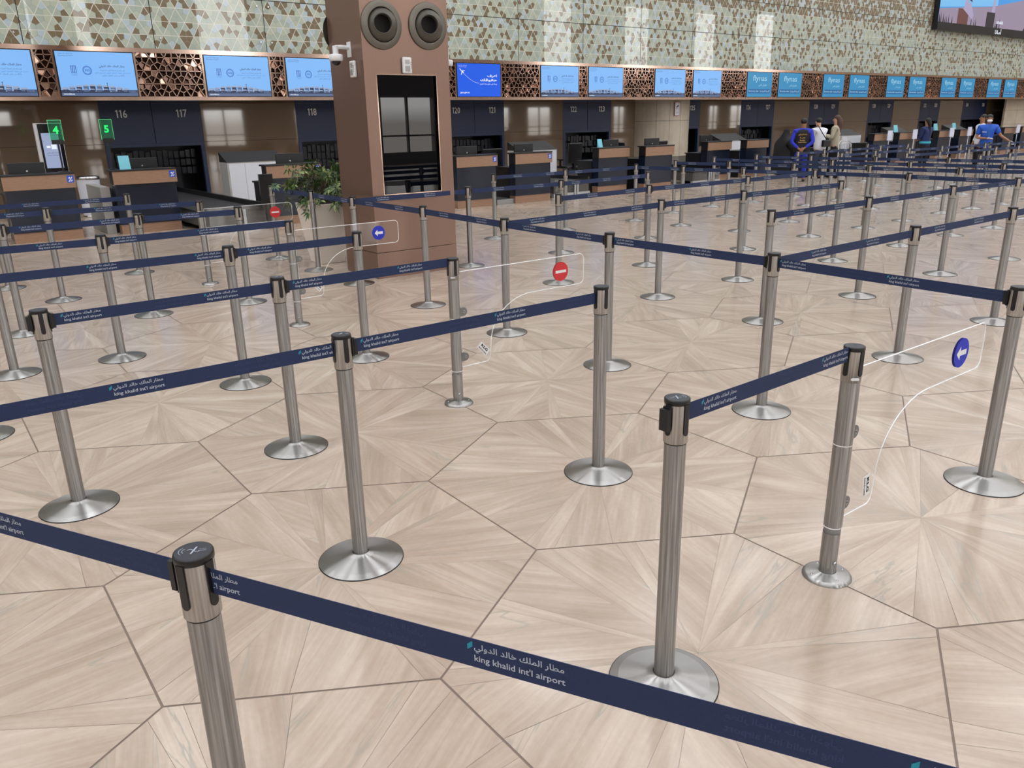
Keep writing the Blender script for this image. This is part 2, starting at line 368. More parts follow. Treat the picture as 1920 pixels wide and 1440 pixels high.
# ---------------------------------------------------------------- hall shell
FY = 18.8            # plane of the fascia with the screens
WY = 20.2            # counter back wall
def panel_wall():
    mb = MB()
    # kites of a triangular lattice, set a few mm off the light grey joints
    side = 0.312; row = 0.27; x0 = 0.6; z0 = 3.285
    cols = int((62 - x0) / (side / 2))
    def kite(A, B, C, cen, mi):
        # corner A, mids to B and C, centre
        P = [A, ((A[0] + B[0]) / 2, (A[1] + B[1]) / 2), cen, ((A[0] + C[0]) / 2, (A[1] + C[1]) / 2)]
        gx = sum(p[0] for p in P) / 4; gz = sum(p[1] for p in P) / 4; s = 0.955
        q = [(gx + (p[0] - gx) * s, gz + (p[1] - gz) * s) for p in P]
        mb.add([(a, FY - 0.004, b) for a, b in q], [(0, 1, 2, 3)], mi)
    for j in range(21):
        za = z0 + j * row; zb = za + row
        for i in range(cols):
            xa = x0 + i * side / 2 + (0 if j % 2 == 0 else side / 2)
            if za > 4.9 + 0.09 * max(0, xa): continue
            up = i % 2 == 0
            if up: T = [(xa, za), (xa + side, za), (xa + side / 2, zb)]
            else: T = [(xa, zb), (xa + side, zb), (xa + side / 2, za)]
            cen = (sum(p[0] for p in T) / 3, sum(p[1] for p in T) / 3)
            dark = 0.27 if za < 5.1 else 0.72
            if up:
                for (p_, q_) in ((T[0], T[1]), (T[1], T[2]), (T[2], T[0])):
                    dx, dz = q_[0] - p_[0], q_[1] - p_[1]; L = math.hypot(dx, dz); nx, nz = -dz / L * 0.006, dx / L * 0.006
                    mb.add([(p_[0] - nx, FY - 0.005, p_[1] - nz), (q_[0] - nx, FY - 0.005, q_[1] - nz), (q_[0] + nx, FY - 0.005, q_[1] + nz), (p_[0] + nx, FY - 0.005, p_[1] + nz)], [(0, 1, 2, 3)], 6)
            for k in range(3):
                r = random.random()
                mi = 1 if r < dark else (2 if r < dark + 0.13 else 3 if r < dark + 0.45 else 0)
                kite(T[k], T[(k + 1) % 3], T[(k + 2) % 3], cen, mi)
    mb.box(-30, FY, 3.28, 75, FY + 0.12, 13.5, 4)
    # black joints between the big glass panes
    zz = [4.365, 5.445, 6.525, 7.605]
    for z in zz: mb.box(-30, FY - 0.006, z - 0.008, 75, FY + 0.01, z + 0.008, 5)
    x = 2.51 - 2.414 * 3; n = 0
    while x < 62:
        mb.box(x - 0.008, FY - 0.006, 3.28, x + 0.008, FY + 0.01, 9, 5); x += 2.414
    G = dict(Coat_Weight=0.8, Coat_Roughness=0.0)
    ms = [mat('tile_pale_green', rgb(184, 194, 176), 0.35, **G), mat('tile_olive_brown', rgb(122, 107, 80), 0.35, **G), mat('tile_pale_blue', rgb(182, 200, 208), 0.35, **G),
          mat('tile_grey_green', rgb(172, 186, 174), 0.35, **G), mat('tile_joint', rgb(160, 162, 152), 0.35, **G), mat('pane_gap', rgb(30, 30, 28), 0.5), mat('tile_line', rgb(222, 222, 212), 0.35, **G)]
    struct(mb.build('wall_front', ms, fix=False))
    bt = MB(); x = 2.51
    while x < 50:
        for z in (3.50, 4.24, 4.49, 5.32, 5.57, 6.40, 6.65):
            for s in (-0.13, 0.13):
                bt.tube([(x + s, FY - 0.005, z), (x + s, FY - 0.03, z)], [0.028, 0.022], 10)
        x += 2.414
    struct(bt.build('trim_5', steel_plain))
panel_wall()
def shell():
    # the plain beige/brown/navy lower wall behind the desks, panel by panel
    P0 = [(3.9, 6.09), (8.46, 10.6), (12.9, 15.07), (17.43, 19.55), (22.0, 24.08), (26.46, 28.57), (30.99, 33.17), (35.58, 37.75), (40.23, 42.19), (44.63, 47.37)]
    nv = MB(); br = MB(); dk = MB()
    for n, (a, b) in enumerate(P0):
        mid = (a + b) / 2
        nv.box(a, WY, 1.37, mid - 0.006, WY + 0.1, 2.6); nv.box(mid + 0.006, WY, 1.37, b, WY + 0.1, 2.6)
        nv.box(a, WY - 0.01, 1.30, b, WY + 0.1, 1.368)            # head of the baggage opening
        nv.box(a, WY - 0.01, 0, a + 0.09, WY + 0.1, 1.30); nv.box(b - 0.09, WY - 0.01, 0, b, WY + 0.1, 1.30)
        # hanging rubber strips set back in the opening
        dk.box(a + 0.09, WY + 0.9, 0, b - 0.09, WY + 0.95, 1.3)
        x = a + 0.12
        while x < b - 0.2:
            for zz in (0.75, 0.95, 1.13): dk.box(x, WY + 0.34 + random.uniform(0, 0.04), zz - 0.1, x + 0.1, WY + 0.38 + random.uniform(0, 0.03), zz + random.uniform(0.03, 0.09))
            x += 0.13
    xs = [-30] + [q for p in P0 for q in p] + [75]
    for k in range(0, len(xs), 2):
        a, b = xs[k], xs[k + 1]
        for z0, z1 in ((0, 1.375), (1.383, 2.6)):
            w = b - a; nn = max(1, round(w / 2.4)) if w < 10 else 1
            for q in range(nn): br.box(a + w * q / nn + 0.004, WY, z0, a + w * (q + 1) / nn - 0.004, WY + 0.1, z1)
    struct(nv.build('wall_counter_navy', navy_panel)); struct(br.build('wall_counter_bronze', brown_glass))
    struct(dk.build('trim_baggage_curtain', mat('rubber_strip', rgb(14, 18, 30), 0.3)))
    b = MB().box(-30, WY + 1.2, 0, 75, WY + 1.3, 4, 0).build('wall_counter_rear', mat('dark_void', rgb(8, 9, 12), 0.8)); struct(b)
    s = MB().box(-30, FY + 0.01, 2.36, 75, WY + 1.2, 2.44).build('ceiling_soffit', mat('dark_soffit', rgb(58, 46, 38), 0.5)); struct(s)
    # fascia rails, mirror backing and lattice
    rl = MB().box(-30, FY - 0.10, 3.20, 75, FY + 0.02, 3.285).box(-30, FY - 0.10, 2.265, 75, FY + 0.02, 2.335)
    struct(rl.build('trim_1', bronze_bright))
    bk = MB(); lt = MB()
    side = 0.30; row = 0.26; z0 = 2.335; x0 = -2
    tvs = sorted([a for k in range(-1, 12) for a in (1.13 + 4.72 * k, 2.975 + 4.72 * k)])
    gaps = []
    edge = -30
    gaps = [(tvs[i] + 1.46, tvs[i + 1]) for i in range(len(tvs) - 1)]
    def clipseg(p, q, a, b, c, d):
        t0, t1 = 0, 1; dx, dz = q[0] - p[0], q[1] - p[1]
        for pp, qq in ((-dx, p[0] - a), (dx, b - p[0]), (-dz, p[1] - c), (dz, d - p[1])):
            if abs(pp) < 1e-9:
                if qq < 0: return None
            else:
                r = qq / pp
                if pp < 0: t0 = max(t0, r)
                else: t1 = min(t1, r)
        if t0 >= t1: return None
        return (p[0] + t0 * dx, p[1] + t0 * dz), (p[0] + t1 * dx, p[1] + t1 * dz)
    def bar(p, q, w=0.009):
        dx, dz = q[0] - p[0], q[1] - p[1]; L = math.hypot(dx, dz)
        if L < 0.01: return
        nx, nz = -dz / L * w, dx / L * w
        b4 = [(p[0] - nx, FY - 0.075, p[1] - nz), (q[0] - nx, FY - 0.075, q[1] - nz), (q[0] + nx, FY - 0.075, q[1] + nz), (p[0] + nx, FY - 0.075, p[1] + nz)]
        t4 = [(x, FY - 0.045, z) for x, _, z in b4]
        lt.hexa(b4, t4)
    for a, b in gaps:
        if a > 52: break
        A, B, C, D = a + 0.04, b - 0.04, 2.335, 3.2
        lt.box(a + 0.005, FY - 0.085, C, A, FY - 0.03, D); lt.box(B, FY - 0.085, C, b - 0.005, FY - 0.03, D)
        for j in range(4):
            za = z0 + j * row; zb = za + row
            i0 = int((A - x0) / (side / 2)) - 3; i1 = int((B - x0) / (side / 2)) + 3
            for i in range(i0, i1):
                xa = x0 + i * side / 2 + (side / 2 if j % 2 else 0); up = i % 2 == 0
                T = [(xa, za), (xa + side, za), (xa + side / 2, zb)] if up else [(xa, zb), (xa + side, zb), (xa + side / 2, za)]
                cen = (sum(p[0] for p in T) / 3, sum(p[1] for p in T) / 3)
                for k in range(3):
                    M = ((T[k][0] + T[(k + 1) % 3][0]) / 2, (T[k][1] + T[(k + 1) % 3][1]) / 2)
                    for s_ in ([(T[k], T[(k + 1) % 3])] if up else []) + [(M, cen)]:
                        c_ = clipseg(s_[0], s_[1], A, B, C, D)
                        if c_: bar(*c_)
                # mirror facets; random pale ones carry a bright reflection in their colour
                for k in range(3):
                    Pn = [T[k], ((T[k][0] + T[(k + 1) % 3][0]) / 2, (T[k][1] + T[(k + 1) % 3][1]) / 2), cen, ((T[k][0] + T[(k + 2) % 3][0]) / 2, (T[k][1] + T[(k + 2) % 3][1]) / 2)]
                    gx = sum(p[0] for p in Pn) / 4; gz = sum(p[1] for p in Pn) / 4
                    if not (A < gx < B and C < gz < D): continue
                    tx, tz = random.uniform(-0.10, 0.10), random.uniform(-0.10, 0.22)
                    bk.add([(min(max(p[0], A), B), FY - 0.02 + (p[0] - gx) * tx + (p[1] - gz) * tz, min(max(p[1], C), D)) for p in Pn], [(0, 1, 2, 3)], 1 if random.random() < 0.22 else 0)
    struct(lt.build('trim_2', bronze_bright))
    struct(bk.build('trim_3', [mat('dark_bronze_mirror', rgb(60, 45, 40), 0.06, 1.0), mat('bronze_painted_reflection', rgb(224, 190, 172), 0.10, 1.0)], fix=False))
    struct(MB().box(-30, FY - 0.008, 2.3, 75, FY + 0.02, 3.28).build('trim_4', mat('fascia_backing', rgb(38, 28, 25), 0.3)))
    return tvs
TVX = shell()
def hall():
    # roof: white triangular coffers with open skylights between; glazed rear wall; solid ends
    mb = MB(); Z = 12.0; st = 4.2
    for i in range(-7, 18):
        for j in range(-5, 8):
            x, y = i * st + 0.7, j * st - 1.2
            # square coffer with a four-sided opening
            ins = [(x + 0.75, y + 0.9), (x + st - 0.6, y + 0.7), (x + st - 1.3, y + st - 0.8), (x + 1.2, y + st - 0.9)]
            out = [(x, y), (x + st, y), (x + st, y + st), (x, y + st)]
            for k in range(4):
                a, b, c, d = out[k], out[(k + 1) % 4], ins[(k + 1) % 4], ins[k]
                mb.hexa([(*a, Z), (*b, Z), (*c, Z), (*d, Z)], [(*a, Z + 0.25), (*b, Z + 0.25), (*c, Z + 0.6), (*d, Z + 0.6)])
    struct(mb.build('ceiling', mat('roof_white', rgb(214, 210, 204), 0.6)))
    rw = MB(); Y = -15.0
    rw.box(-30, Y - 0.3, 5.0, 75, Y, 5.6); rw.box(-30, Y - 0.3, 11.2, 75, Y, 13.5); rw.box(-30, Y - 0.3, 0, 75, Y, 0.5)
    x = -30
    k = 0
    while x < 75:
        w_ = (3.0, 1.9, 3.7)[k % 3]
        rw.box(x, Y - 0.3, 5.6, x + (4.5 if k % 2 or k % 5 == 4 else 1.4), Y, 11.2); rw.box(x, Y - 0.3, 0.5, x + w_, Y, 5.4); rw.box(x + w_, Y - 0.3, 2.75, x + 4.5, Y, 5.4); rw.box(x + w_, Y - 0.2, 1.15, x + 4.5, Y - 0.05, 1.22)  # unseen high openings, added and spaced to throw light streaks on the steel
        rw.box(x + (w_ + 4.5) / 2 - 0.04, Y - 0.2, 0.5, x + (w_ + 4.5) / 2 + 0.04, Y - 0.05, 2.75)
        x += 4.5; k += 1
    struct(rw.build('wall_back', mat('rear_wall_taupe', rgb(112, 104, 98), 0.5)))
    e1 = MB().box(-30.3, -15, 0, -30, 21, 13.5).build('wall_left', mat('end_wall', rgb(150, 142, 130), 0.6)); struct(e1)
    e2 = MB().box(75, -15, 0, 75.3, 21, 13.5).build('wall_right', mat('end_wall', rgb(150, 142, 130), 0.6)); struct(e2)
    for n, (cx, cy, r) in enumerate([(21.86, 20.35, 1.18)]):
        c = MB()
        # segmented cladding with open joints
        for z0, z1 in ((0.0, 0.42), (0.43, 1.60), (1.61, 2.40)):
            for s_ in range(16):
                a0 = 2 * PI * s_ / 16 + 0.004; a1 = 2 * PI * (s_ + 1) / 16 - 0.004
                ps = [a0 + (a1 - a0) * t / 3 for t in range(4)]
                vo = [(cx + r * math.cos(a), cy + r * math.sin(a)) for a in ps] + [(cx + (r - 0.05) * math.cos(a), cy + (r - 0.05) * math.sin(a)) for a in ps[::-1]]
                c.prism(vo, 'z', z0, z1, 1 if z0 == 0 else 0)
        c.lathe([(r - 0.03, 0), (r - 0.03, 2.4)], 48, (cx, cy, 0), 2)
        struct(c.build('wall_column', [beige_stone, mat('column_skirt', rgb(120, 118, 114), 0.3, 0.6), ring_black]))
    c = MB()
    for q in range(12):
        for z0, z1 in ((0, 1.0), (1.01, 1.72), (1.73, 2.40)): c.box(47.5 + q * 1.5 + 0.01, WY - 0.9, z0, 49 + q * 1.5 - 0.01, WY - 0.8, z1)
    struct(c.build('wall_beige_end', beige_stone))
hall()

# ---------------------------------------------------------------- queue posts
P = {'A1': (0.297, 1.392), 'A2': (1.621, 1.387), 'A3': (1.211, 2.675), 'A4': (0.381, 3.965), 'A5': (2.544, 2.672), 'A6': (1.475, 3.982), 'G1': (2.571, 1.407), 'G2': (2.571, 3.996), 'G3': (2.628, 6.663), 'G4': (2.63, 9.223), 'B1': (1.661, 5.319), 'B2': (1.133, 6.599), 'B3': (2.61, 5.334), 'B4': (1.719, 8.022), 'B5': (0.629, 8.026), 'B6': (1.157, 9.412), 'B7': (2.188, 10.606), 'B8': (2.627, 7.942), 'C1': (3.916, 10.411), 'C2': (3.949, 9.2), 'C3': (3.924, 8.059), 'C4': (3.926, 6.576), 'C5': (3.87, 5.211), 'C6': (3.862, 3.98), 'C7': (3.918, 2.691), 'C8': (3.897, 1.398), 'D1': (5.499, 8.133), 'D2': (7.133, 9.851), 'D3': (8.534, 9.827), 'D4': (6.97, 8.115), 'D5': (5.595, 6.559), 'D6': (10.192, 9.887), 'D7': (8.789, 8.287), 'D8': (7.098, 6.664), 'D9': (5.852, 5.329), 'E1': (11.548, 10.208), 'E2': (10.237, 8.872), 'E3': (12.927, 10.423), 'E4': (11.768, 9.155), 'E5': (10.357, 7.781), 'E6': (8.933, 6.634), 'E7': (7.147, 5.348), 'E8': (5.783, 4.034), 'F1': (14.121, 10.312), 'F2': (12.833, 9.087), 'F3': (11.913, 8.137), 'F4': (11.856, 7.91), 'F5': (15.699, 10.406), 'F6': (14.229, 9.138), 'F7': (10.568, 6.7), 'F8': (16.773, 10.452), 'F9': (13.027, 7.944), 'F10': (15.49, 9.255), 'F11': (8.946, 5.312), 'F12': (17.961, 10.517), 'F13': (20.492, 11.538), 'F14': (19.338, 10.553), 'F15': (16.815, 9.272), 'F16': (14.499, 7.969), 'F17': (11.955, 6.65), 'F18': (20.755, 10.603), 'F19': (18.303, 9.304), 'F20': (16.03, 8.186), 'F21': (13.209, 6.664), 'F22': (10.626, 5.353), 'F23': (7.321, 4.044), 'H1': (19.626, 9.211), 'H2': (17.068, 8.035), 'H3': (20.728, 9.294), 'H4': (18.352, 8.046), 'H5': (14.645, 6.721), 'H6': (12.035, 5.348), 'H7': (18.77, 8.035), 'H8': (15.73, 6.681), 'H9': (21.838, 9.201), 'H10': (22.205, 9.243), 'H11': (19.542, 7.998), 'H12': (16.795, 6.615), 'H13': (23.255, 9.23), 'H14': (20.478, 7.905), 'H15': (13.279, 5.281), 'H16': (10.516, 4.001), 'H17': (9.008, 4.048), 'J2': (5.591, 2.723), 'J4': (7.204, 2.741)}
P.update(XA=(-0.42, 2.70), AF=(0.985, 0.135), X3=(0.09, 5.35), X4=(0.41, 6.66), X6=(-0.15, 9.5), X7=(0.78, 10.58),
         ZJ=(8.72, 2.74), ZH=(11.95, 4.0), ZC=(10.6, 2.75), Z2=(12.45, 4.2), Z3=(13.35, 4.0), Z4=(14.75, 5.4), Z5=(18.1, 6.6), Z6=(21.9, 7.95), Z7=(24.7, 9.2), Z1=(16.0, 5.2))
HZ = 0.96
def post_parts():
    me = {}
    mb = MB().lathe([(0.172, 0.0), (0.172, 0.004), (0.170, 0.005)], 56).lathe([(0.170, 0.005), (0.143, 0.0135)], 56).lathe([(0.143, 0.0135), (0.10, 0.0215), (0.06, 0.029), (0.036, 0.034), (0.034, 0.038)], 56)
    mb.lathe([(0.1735, 0.0), (0.1735, 0.0035), (0.1715, 0.0045)], 56, mi=1)
    me['base'] = mb.mesh('post_base', [steel_base, ring_black])
    me['pole'] = MB().lathe([(0.0315, 0.03), (0.0315, 0.826)], 32).mesh('post_pole', steel_pole)
    me['seam_ring'] = MB().lathe([(0.0325, 0.824), (0.0325, 0.8275), (0.0315, 0.828)], 32).mesh('post_ring', ring_black)
    me['head'] = MB().lathe([(0.0345, 0.828), (0.0352, 0.829), (0.0352, 0.948)], 32).mesh('post_head', steel_head)
    c = MB().lathe([(0.0352, 0.944), (0.0365, 0.945), (0.0368, 0.956), (0.0355, 0.9595), (0.033, 0.9602)], 32)
    c.lathe([(0.033, 0.9602), (0.001, 0.9604)], 32, mi=1)
    me['cap'] = c.mesh('post_cap', [black_plastic, cap_blue])
    s = MB()
    # U-shaped slot insert on the +X side
    n = 8; pr = [(-0.009, 0.947), (-0.009, 0.862)] + [(-0.009 * math.cos(PI * k / n), 0.862 - 0.009 * math.sin(PI * k / n)) for k in range(1, n)] + [(0.009, 0.862), (0.009, 0.947)]
    s.prism(pr, 'x', 0.0325, 0.0372)
    me['slot'] = s.mesh('post_slot', black_plastic)
    k = MB().box(0.036, -0.013, 0.868, 0.043, 0.013, 0.94).box(0.043, -0.015, 0.872, 0.055, 0.015, 0.935)
    me['belt_end_clip'] = k.mesh('post_clip', black_plastic)
    for q in ('base', 'pole', 'head', 'cap'):
        bm = bmesh.new(); bm.from_mesh(me[q]); bmesh.ops.recalc_face_normals(bm, faces=bm.faces); bm.to_mesh(me[q]); bm.free()
    return me
PM = post_parts()
def make_post(k, label, group=None, rz=0.0, clip=None):
    x, y = P[k]
    t = thing('queue_post', label, 'queue barrier post', (x, y, 0), rz, group)
    link(PM['base'], 'base', t); link(PM['pole'], 'pole', t); link(PM['seam_ring'], 'seam_ring', t)
    h = link(PM['head'], 'head', t); link(PM['cap'], 'cap', t)
    for q in range(4): link(PM['slot'], 'slot', h, rz=q * PI / 2)
    for a in (clip or []): link(PM['belt_end_clip'], 'belt_end_clip', t, rz=a - rz)
    return t
# belts: (from, to, clip end 0/1)
ROWS = [
 ('frontmost line at bottom left', ['XA', 'A1', 'AF'], 'b'),
 ('line directly behind the frontmost one', ['XA', 'A3', 'A5'], 'a'),
 ('short line to the nearest blue-arrow gate', ['A2', 'G1'], 'a'),
 ('line ending at the large no-entry gate', ['A4', 'A6', 'G2'], 'a'),
 ('line ending just before the middle arrow gate', ['X3', 'B1', 'B3'], 'a'),
 ('line ending at the middle arrow gate', ['X4', 'B2', 'G3'], 'a'),
 ('line three lanes before the left counters', ['B5', 'B4', 'B8'], 'a'),
 ('line ending at the small far no-entry gate', ['X6', 'B6', 'G4'], 'a'),
 ('line nearest the left counters', ['X7', 'B7'], 'a'),
 ('long diagonal line starting near the planter', ['C1', 'C2', 'C3', 'C4', 'C5', 'C6', 'C7', 'C8'], 'b'),
 ('nearest line branching right off the diagonal', ['C7', 'J2', 'J4', 'ZJ'], 'a'),
 ('second nearest line right of the diagonal', ['E8', 'F23', 'H17', 'H16'], 'a'),
 ('line branching right below the bronze pillar', ['C5', 'D9', 'E7', 'F11'], 'a'),
 ('mid-hall line right of the pillar line', ['D5', 'D8', 'E6', 'F7'], 'a'),
 ('line running right from the pillar foot', ['C3', 'D1', 'D4', 'D7'], 'a'),
 ('line closest to the desks right of the pillar', ['D2', 'D3', 'D6'], 'a'),
 ('first cross line before the beige column', ['D6', 'E2', 'E5', 'F7', 'F22', 'H16', 'ZH'], 'b'),
 ('second cross line before the beige column', ['E1', 'E4', 'F4', 'F17', 'H6', 'Z2'], 'b'),
 ('third cross line right of the beige column', ['E3', 'F2', 'F9', 'F21', 'H15', 'Z3'], 'b'),
 ('fourth cross line right of the beige column', ['F1', 'F6', 'F16', 'H5', 'Z4'], 'b'),
 ('farthest line before the travellers', ['F5', 'F8', 'F12', 'F14', 'F18', 'F13'], 'a'),
 ('second farthest line on the right', ['F10', 'F15', 'F19', 'H1', 'H3', 'H9', 'H13', 'Z7'], 'a'),
 ('third farthest line on the right', ['F20', 'H2', 'H4', 'H11', 'H14', 'Z6'], 'a'),
 ('short far line at the right edge', ['H8', 'H12', 'Z5'], 'a'),
]
ORD = ['first', 'second', 'third', 'fourth', 'fifth', 'sixth', 'seventh', 'eighth']
LAB = {'A1': 'frontmost steel queue post cut off by the bottom edge, printed dark cap',
       'A2': 'large steel queue post right of centre with empty black clip on its left',
       'A3': 'steel queue post left of centre behind the front belt, belts both sides',
       'A4': 'tall steel queue post at the left with black clips on both sides',
       'A5': 'steel queue post in the centre ending the belt behind the front line',
       'A6': 'steel queue post with full base visible, halfway to the red-disc gate',
       'C8': 'steel queue post at the right edge, near end of the long diagonal line',
       'C7': 'steel queue post where the near right belt meets the long diagonal',
       'B5': 'steel queue post cut by the left edge below desk four',
      
       'H10': 'lone steel post directly in front of the man in blue polo'}
CLIPS = {}
def direction(a, b): return math.atan2(P[b][1] - P[a][1], P[b][0] - P[a][0])
for nm, ch, e in ROWS:
    for a, b in zip(ch, ch[1:]):
        if e == 'a': CLIPS.setdefault(a, []).append(direction(a, b))
        else: CLIPS.setdefault(b, []).append(direction(b, a))
CLIPS.setdefault('A4', []).append(PI); CLIPS.setdefault('A2', []); CLIPS['A2'] = [PI]
ROT = {}
for nm, ch, e in ROWS:
    for i, k in enumerate(ch):
        if k not in LAB and k in P: LAB[k] = '%s steel post of the %s' % (ORD[i], nm)
        if k not in ROT:
            a, b = (ch[0], ch[1]) if i == 0 else (ch[i - 1], k)
            ROT[k] = direction(a, b)
GATES = ('G1', 'G2', 'G3', 'G4')
POSTS = {}
for k in list(P):
    if k in GATES: continue
    if k not in LAB: continue
    POSTS[k] = make_post(k, LAB[k], 'steel queue posts', ROT.get(k, 0), CLIPS.get(k))
# print on the nearest cap
def cap_print(t, rz, bold=False):
    mb = MB()
    vs, fs = text_bits('SECURITY', 0.014); mb.add([(a + 0.010, b + 0.002, 0) for a, b in vs], fs)
    vs, fs = text_bits('BARRIERS', 0.014); mb.add([(a + 0.010, b - 0.003, 0) for a, b in vs], fs)
    mb.hexa([(-0.003, -0.012, 0), (0.000, -0.012, 0), (0.006, 0.013, 0), (0.003, 0.013, 0)], [(-0.003, -0.012, 0.0002), (0.0, -0.012, 0.0002), (0.006, 0.013, 0.0002), (0.003, 0.013, 0.0002)])
    for c, s in ((-0.006, 1), (0.008, -1)):
        for q in range(9):
            a0 = PI * q / 12 + (0.3 if s > 0 else PI + 0.3); a1 = a0 + PI / 12; r0, r1 = 0.0045, 0.0057
            mb.add([(c + r0 * math.cos(a0), r0 * math.sin(a0), 0), (c + r0 * math.cos(a1), r0 * math.sin(a1), 0), (c + r1 * math.cos(a1), r1 * math.sin(a1), 0), (c + r1 * math.cos(a0), r1 * math.sin(a0), 0)], [(0, 1, 2, 3)])
    for R in (0.010, 0.016):
        for q in range(8):
            a0 = PI * 0.72 + PI * 0.56 * q / 8; a1 = a0 + PI * 0.56 / 8
            mb.add([(-0.010 + (R - 0.001) * math.cos(a0), (R - 0.001) * math.sin(a0), 0), (-0.010 + (R - 0.001) * math.cos(a1), (R - 0.001) * math.sin(a1), 0), (-0.010 + R * math.cos(a1), R * math.sin(a1), 0), (-0.010 + R * math.cos(a0), R * math.sin(a0), 0)], [(0, 1, 2, 3)])
    cap = [c for c in kids(t) if c.name.startswith('cap')][0]
    o = mb.build('cap_print', print_white, cap, fix=False); o.location = (0, 0, 0.9608); o.rotation_euler = (0, 0, rz - t.rotation_euler.z)
    return o
CP = cap_print(POSTS['A1'], math.radians(-28))
for k, a in (('A2', 160), ('A3', 140), ('A6', 140)):
    cap = [c for c in kids(POSTS[k]) if c.name.startswith('cap')][0]
    o = CP.copy(); col.objects.link(o); o.parent = cap; o.rotation_euler = (0, 0, math.radians(a) - POSTS[k].rotation_euler.z)

# ---------------------------------------------------------------- belts
def belt_text_mesh(flip=False):
    mb = MB()
    W = 0.166
    put_text(mb, AIRPORT, 0.012, 0.0015, 0, width=W - 0.014, height=0.0175, bold=0.012, flip=flip)
    put_text(mb, "king khalid int'l airport", 0.012, -0.0175, 0, width=W - 0.012, height=0.0155, bold=0.012, flip=flip)
    if not flip: mb.add([(0.000, 0, 0.005), (0.009, 0, 0.012), (0.009, 0, 0.022), (0.000, 0, 0.015)], [(0, 1, 2, 3)], 1)
    return mb.mesh('belt_print', [print_white, print_teal] if not flip else [ghost, ghost])
BT = belt_text_mesh(); BG = belt_text_mesh(True)
PER = 0.634
PHASE = {('XA', 'A1'): .168, ('A1', 'AF'): -.10, ('XA', 'A3'): .156, ('A3', 'A5'): .041, ('A4', 'A6'): .045, ('A6', 'G2'): .046, ('A2', 'G1'): .073, ('X3', 'B1'): .051, ('B1', 'B3'): .095, ('C6', 'C7'): .02, ('C7', 'C8'): .01, ('C5', 'C6'): .207}
def make_belt(a, b, label, group):
    pa = Vector(P[a]); pb = Vector(P[b]); d = (pb - pa); L = d.length; u = d / L
    A = pa + u * (0.036 if a not in GATES else 0.04); B = pb - u * 0.036; LL = (B - A).length
    ang = math.atan2(u.y, u.x)
    nrm = Vector((u.y, -u.x))        # right-hand side; text side when it faces the camera
    if nrm.dot(-(pa + pb) / 2) < 0:  # face the camera side: run the frame from b to a
        A, B = B, A; u = -u; ang += PI
    t = MB()
    t.box(0, -0.0006, 0.8785, LL, 0.0006, 0.9315)
    o = t.build('barrier_belt', navy, None, loc=(A.x, A.y, 0)); o.rotation_euler = (0, 0, ang)
    tag(o, label, 'barrier belt', group)
    x = PHASE.get((a, b), random.uniform(0.04, 0.45))
    dist = ((pa + pb) / 2).length
    while x < LL - 0.01:
        if x + 0.166 < LL - 0.005 and x > 0.0:
            link(BT, 'printed_name', o, (x, -0.0011, 0.905))
        elif (x <= 0 or x + 0.166 >= LL) and dist < 4 and x > -0.12:
            # cut lettering at the post
            src = BT; mb = MB()
            for p in src.polygons:
                vs = [src.vertices[i].co for i in p.vertices]
                if all(0.002 < v.x + x < LL - 0.002 for v in vs): mb.add([tuple(v) for v in vs], [tuple(range(len(vs)))], p.material_index)
            if mb.v:
                q = mb.build('printed_name', [print_white, print_teal], o, fix=False); q.location = (x, -0.0011, 0.905)
        g = x + 0.39
        if dist < 4.5 and g > 0 and g + 0.166 < LL: link(BG, 'show_through_print', o, (g, -0.0009, 0.905))
        x += PER
    return o
done = set()
for nm, ch, e in ROWS:
    for i, (a, b) in enumerate(zip(ch, ch[1:])):
        if (a, b) in done: continue
        done.add((a, b))
        w = 'only' if len(ch) == 2 else ORD[i]
        make_belt(a, b, '%s navy belt of the %s' % (w, nm), 'navy printed barrier belts')

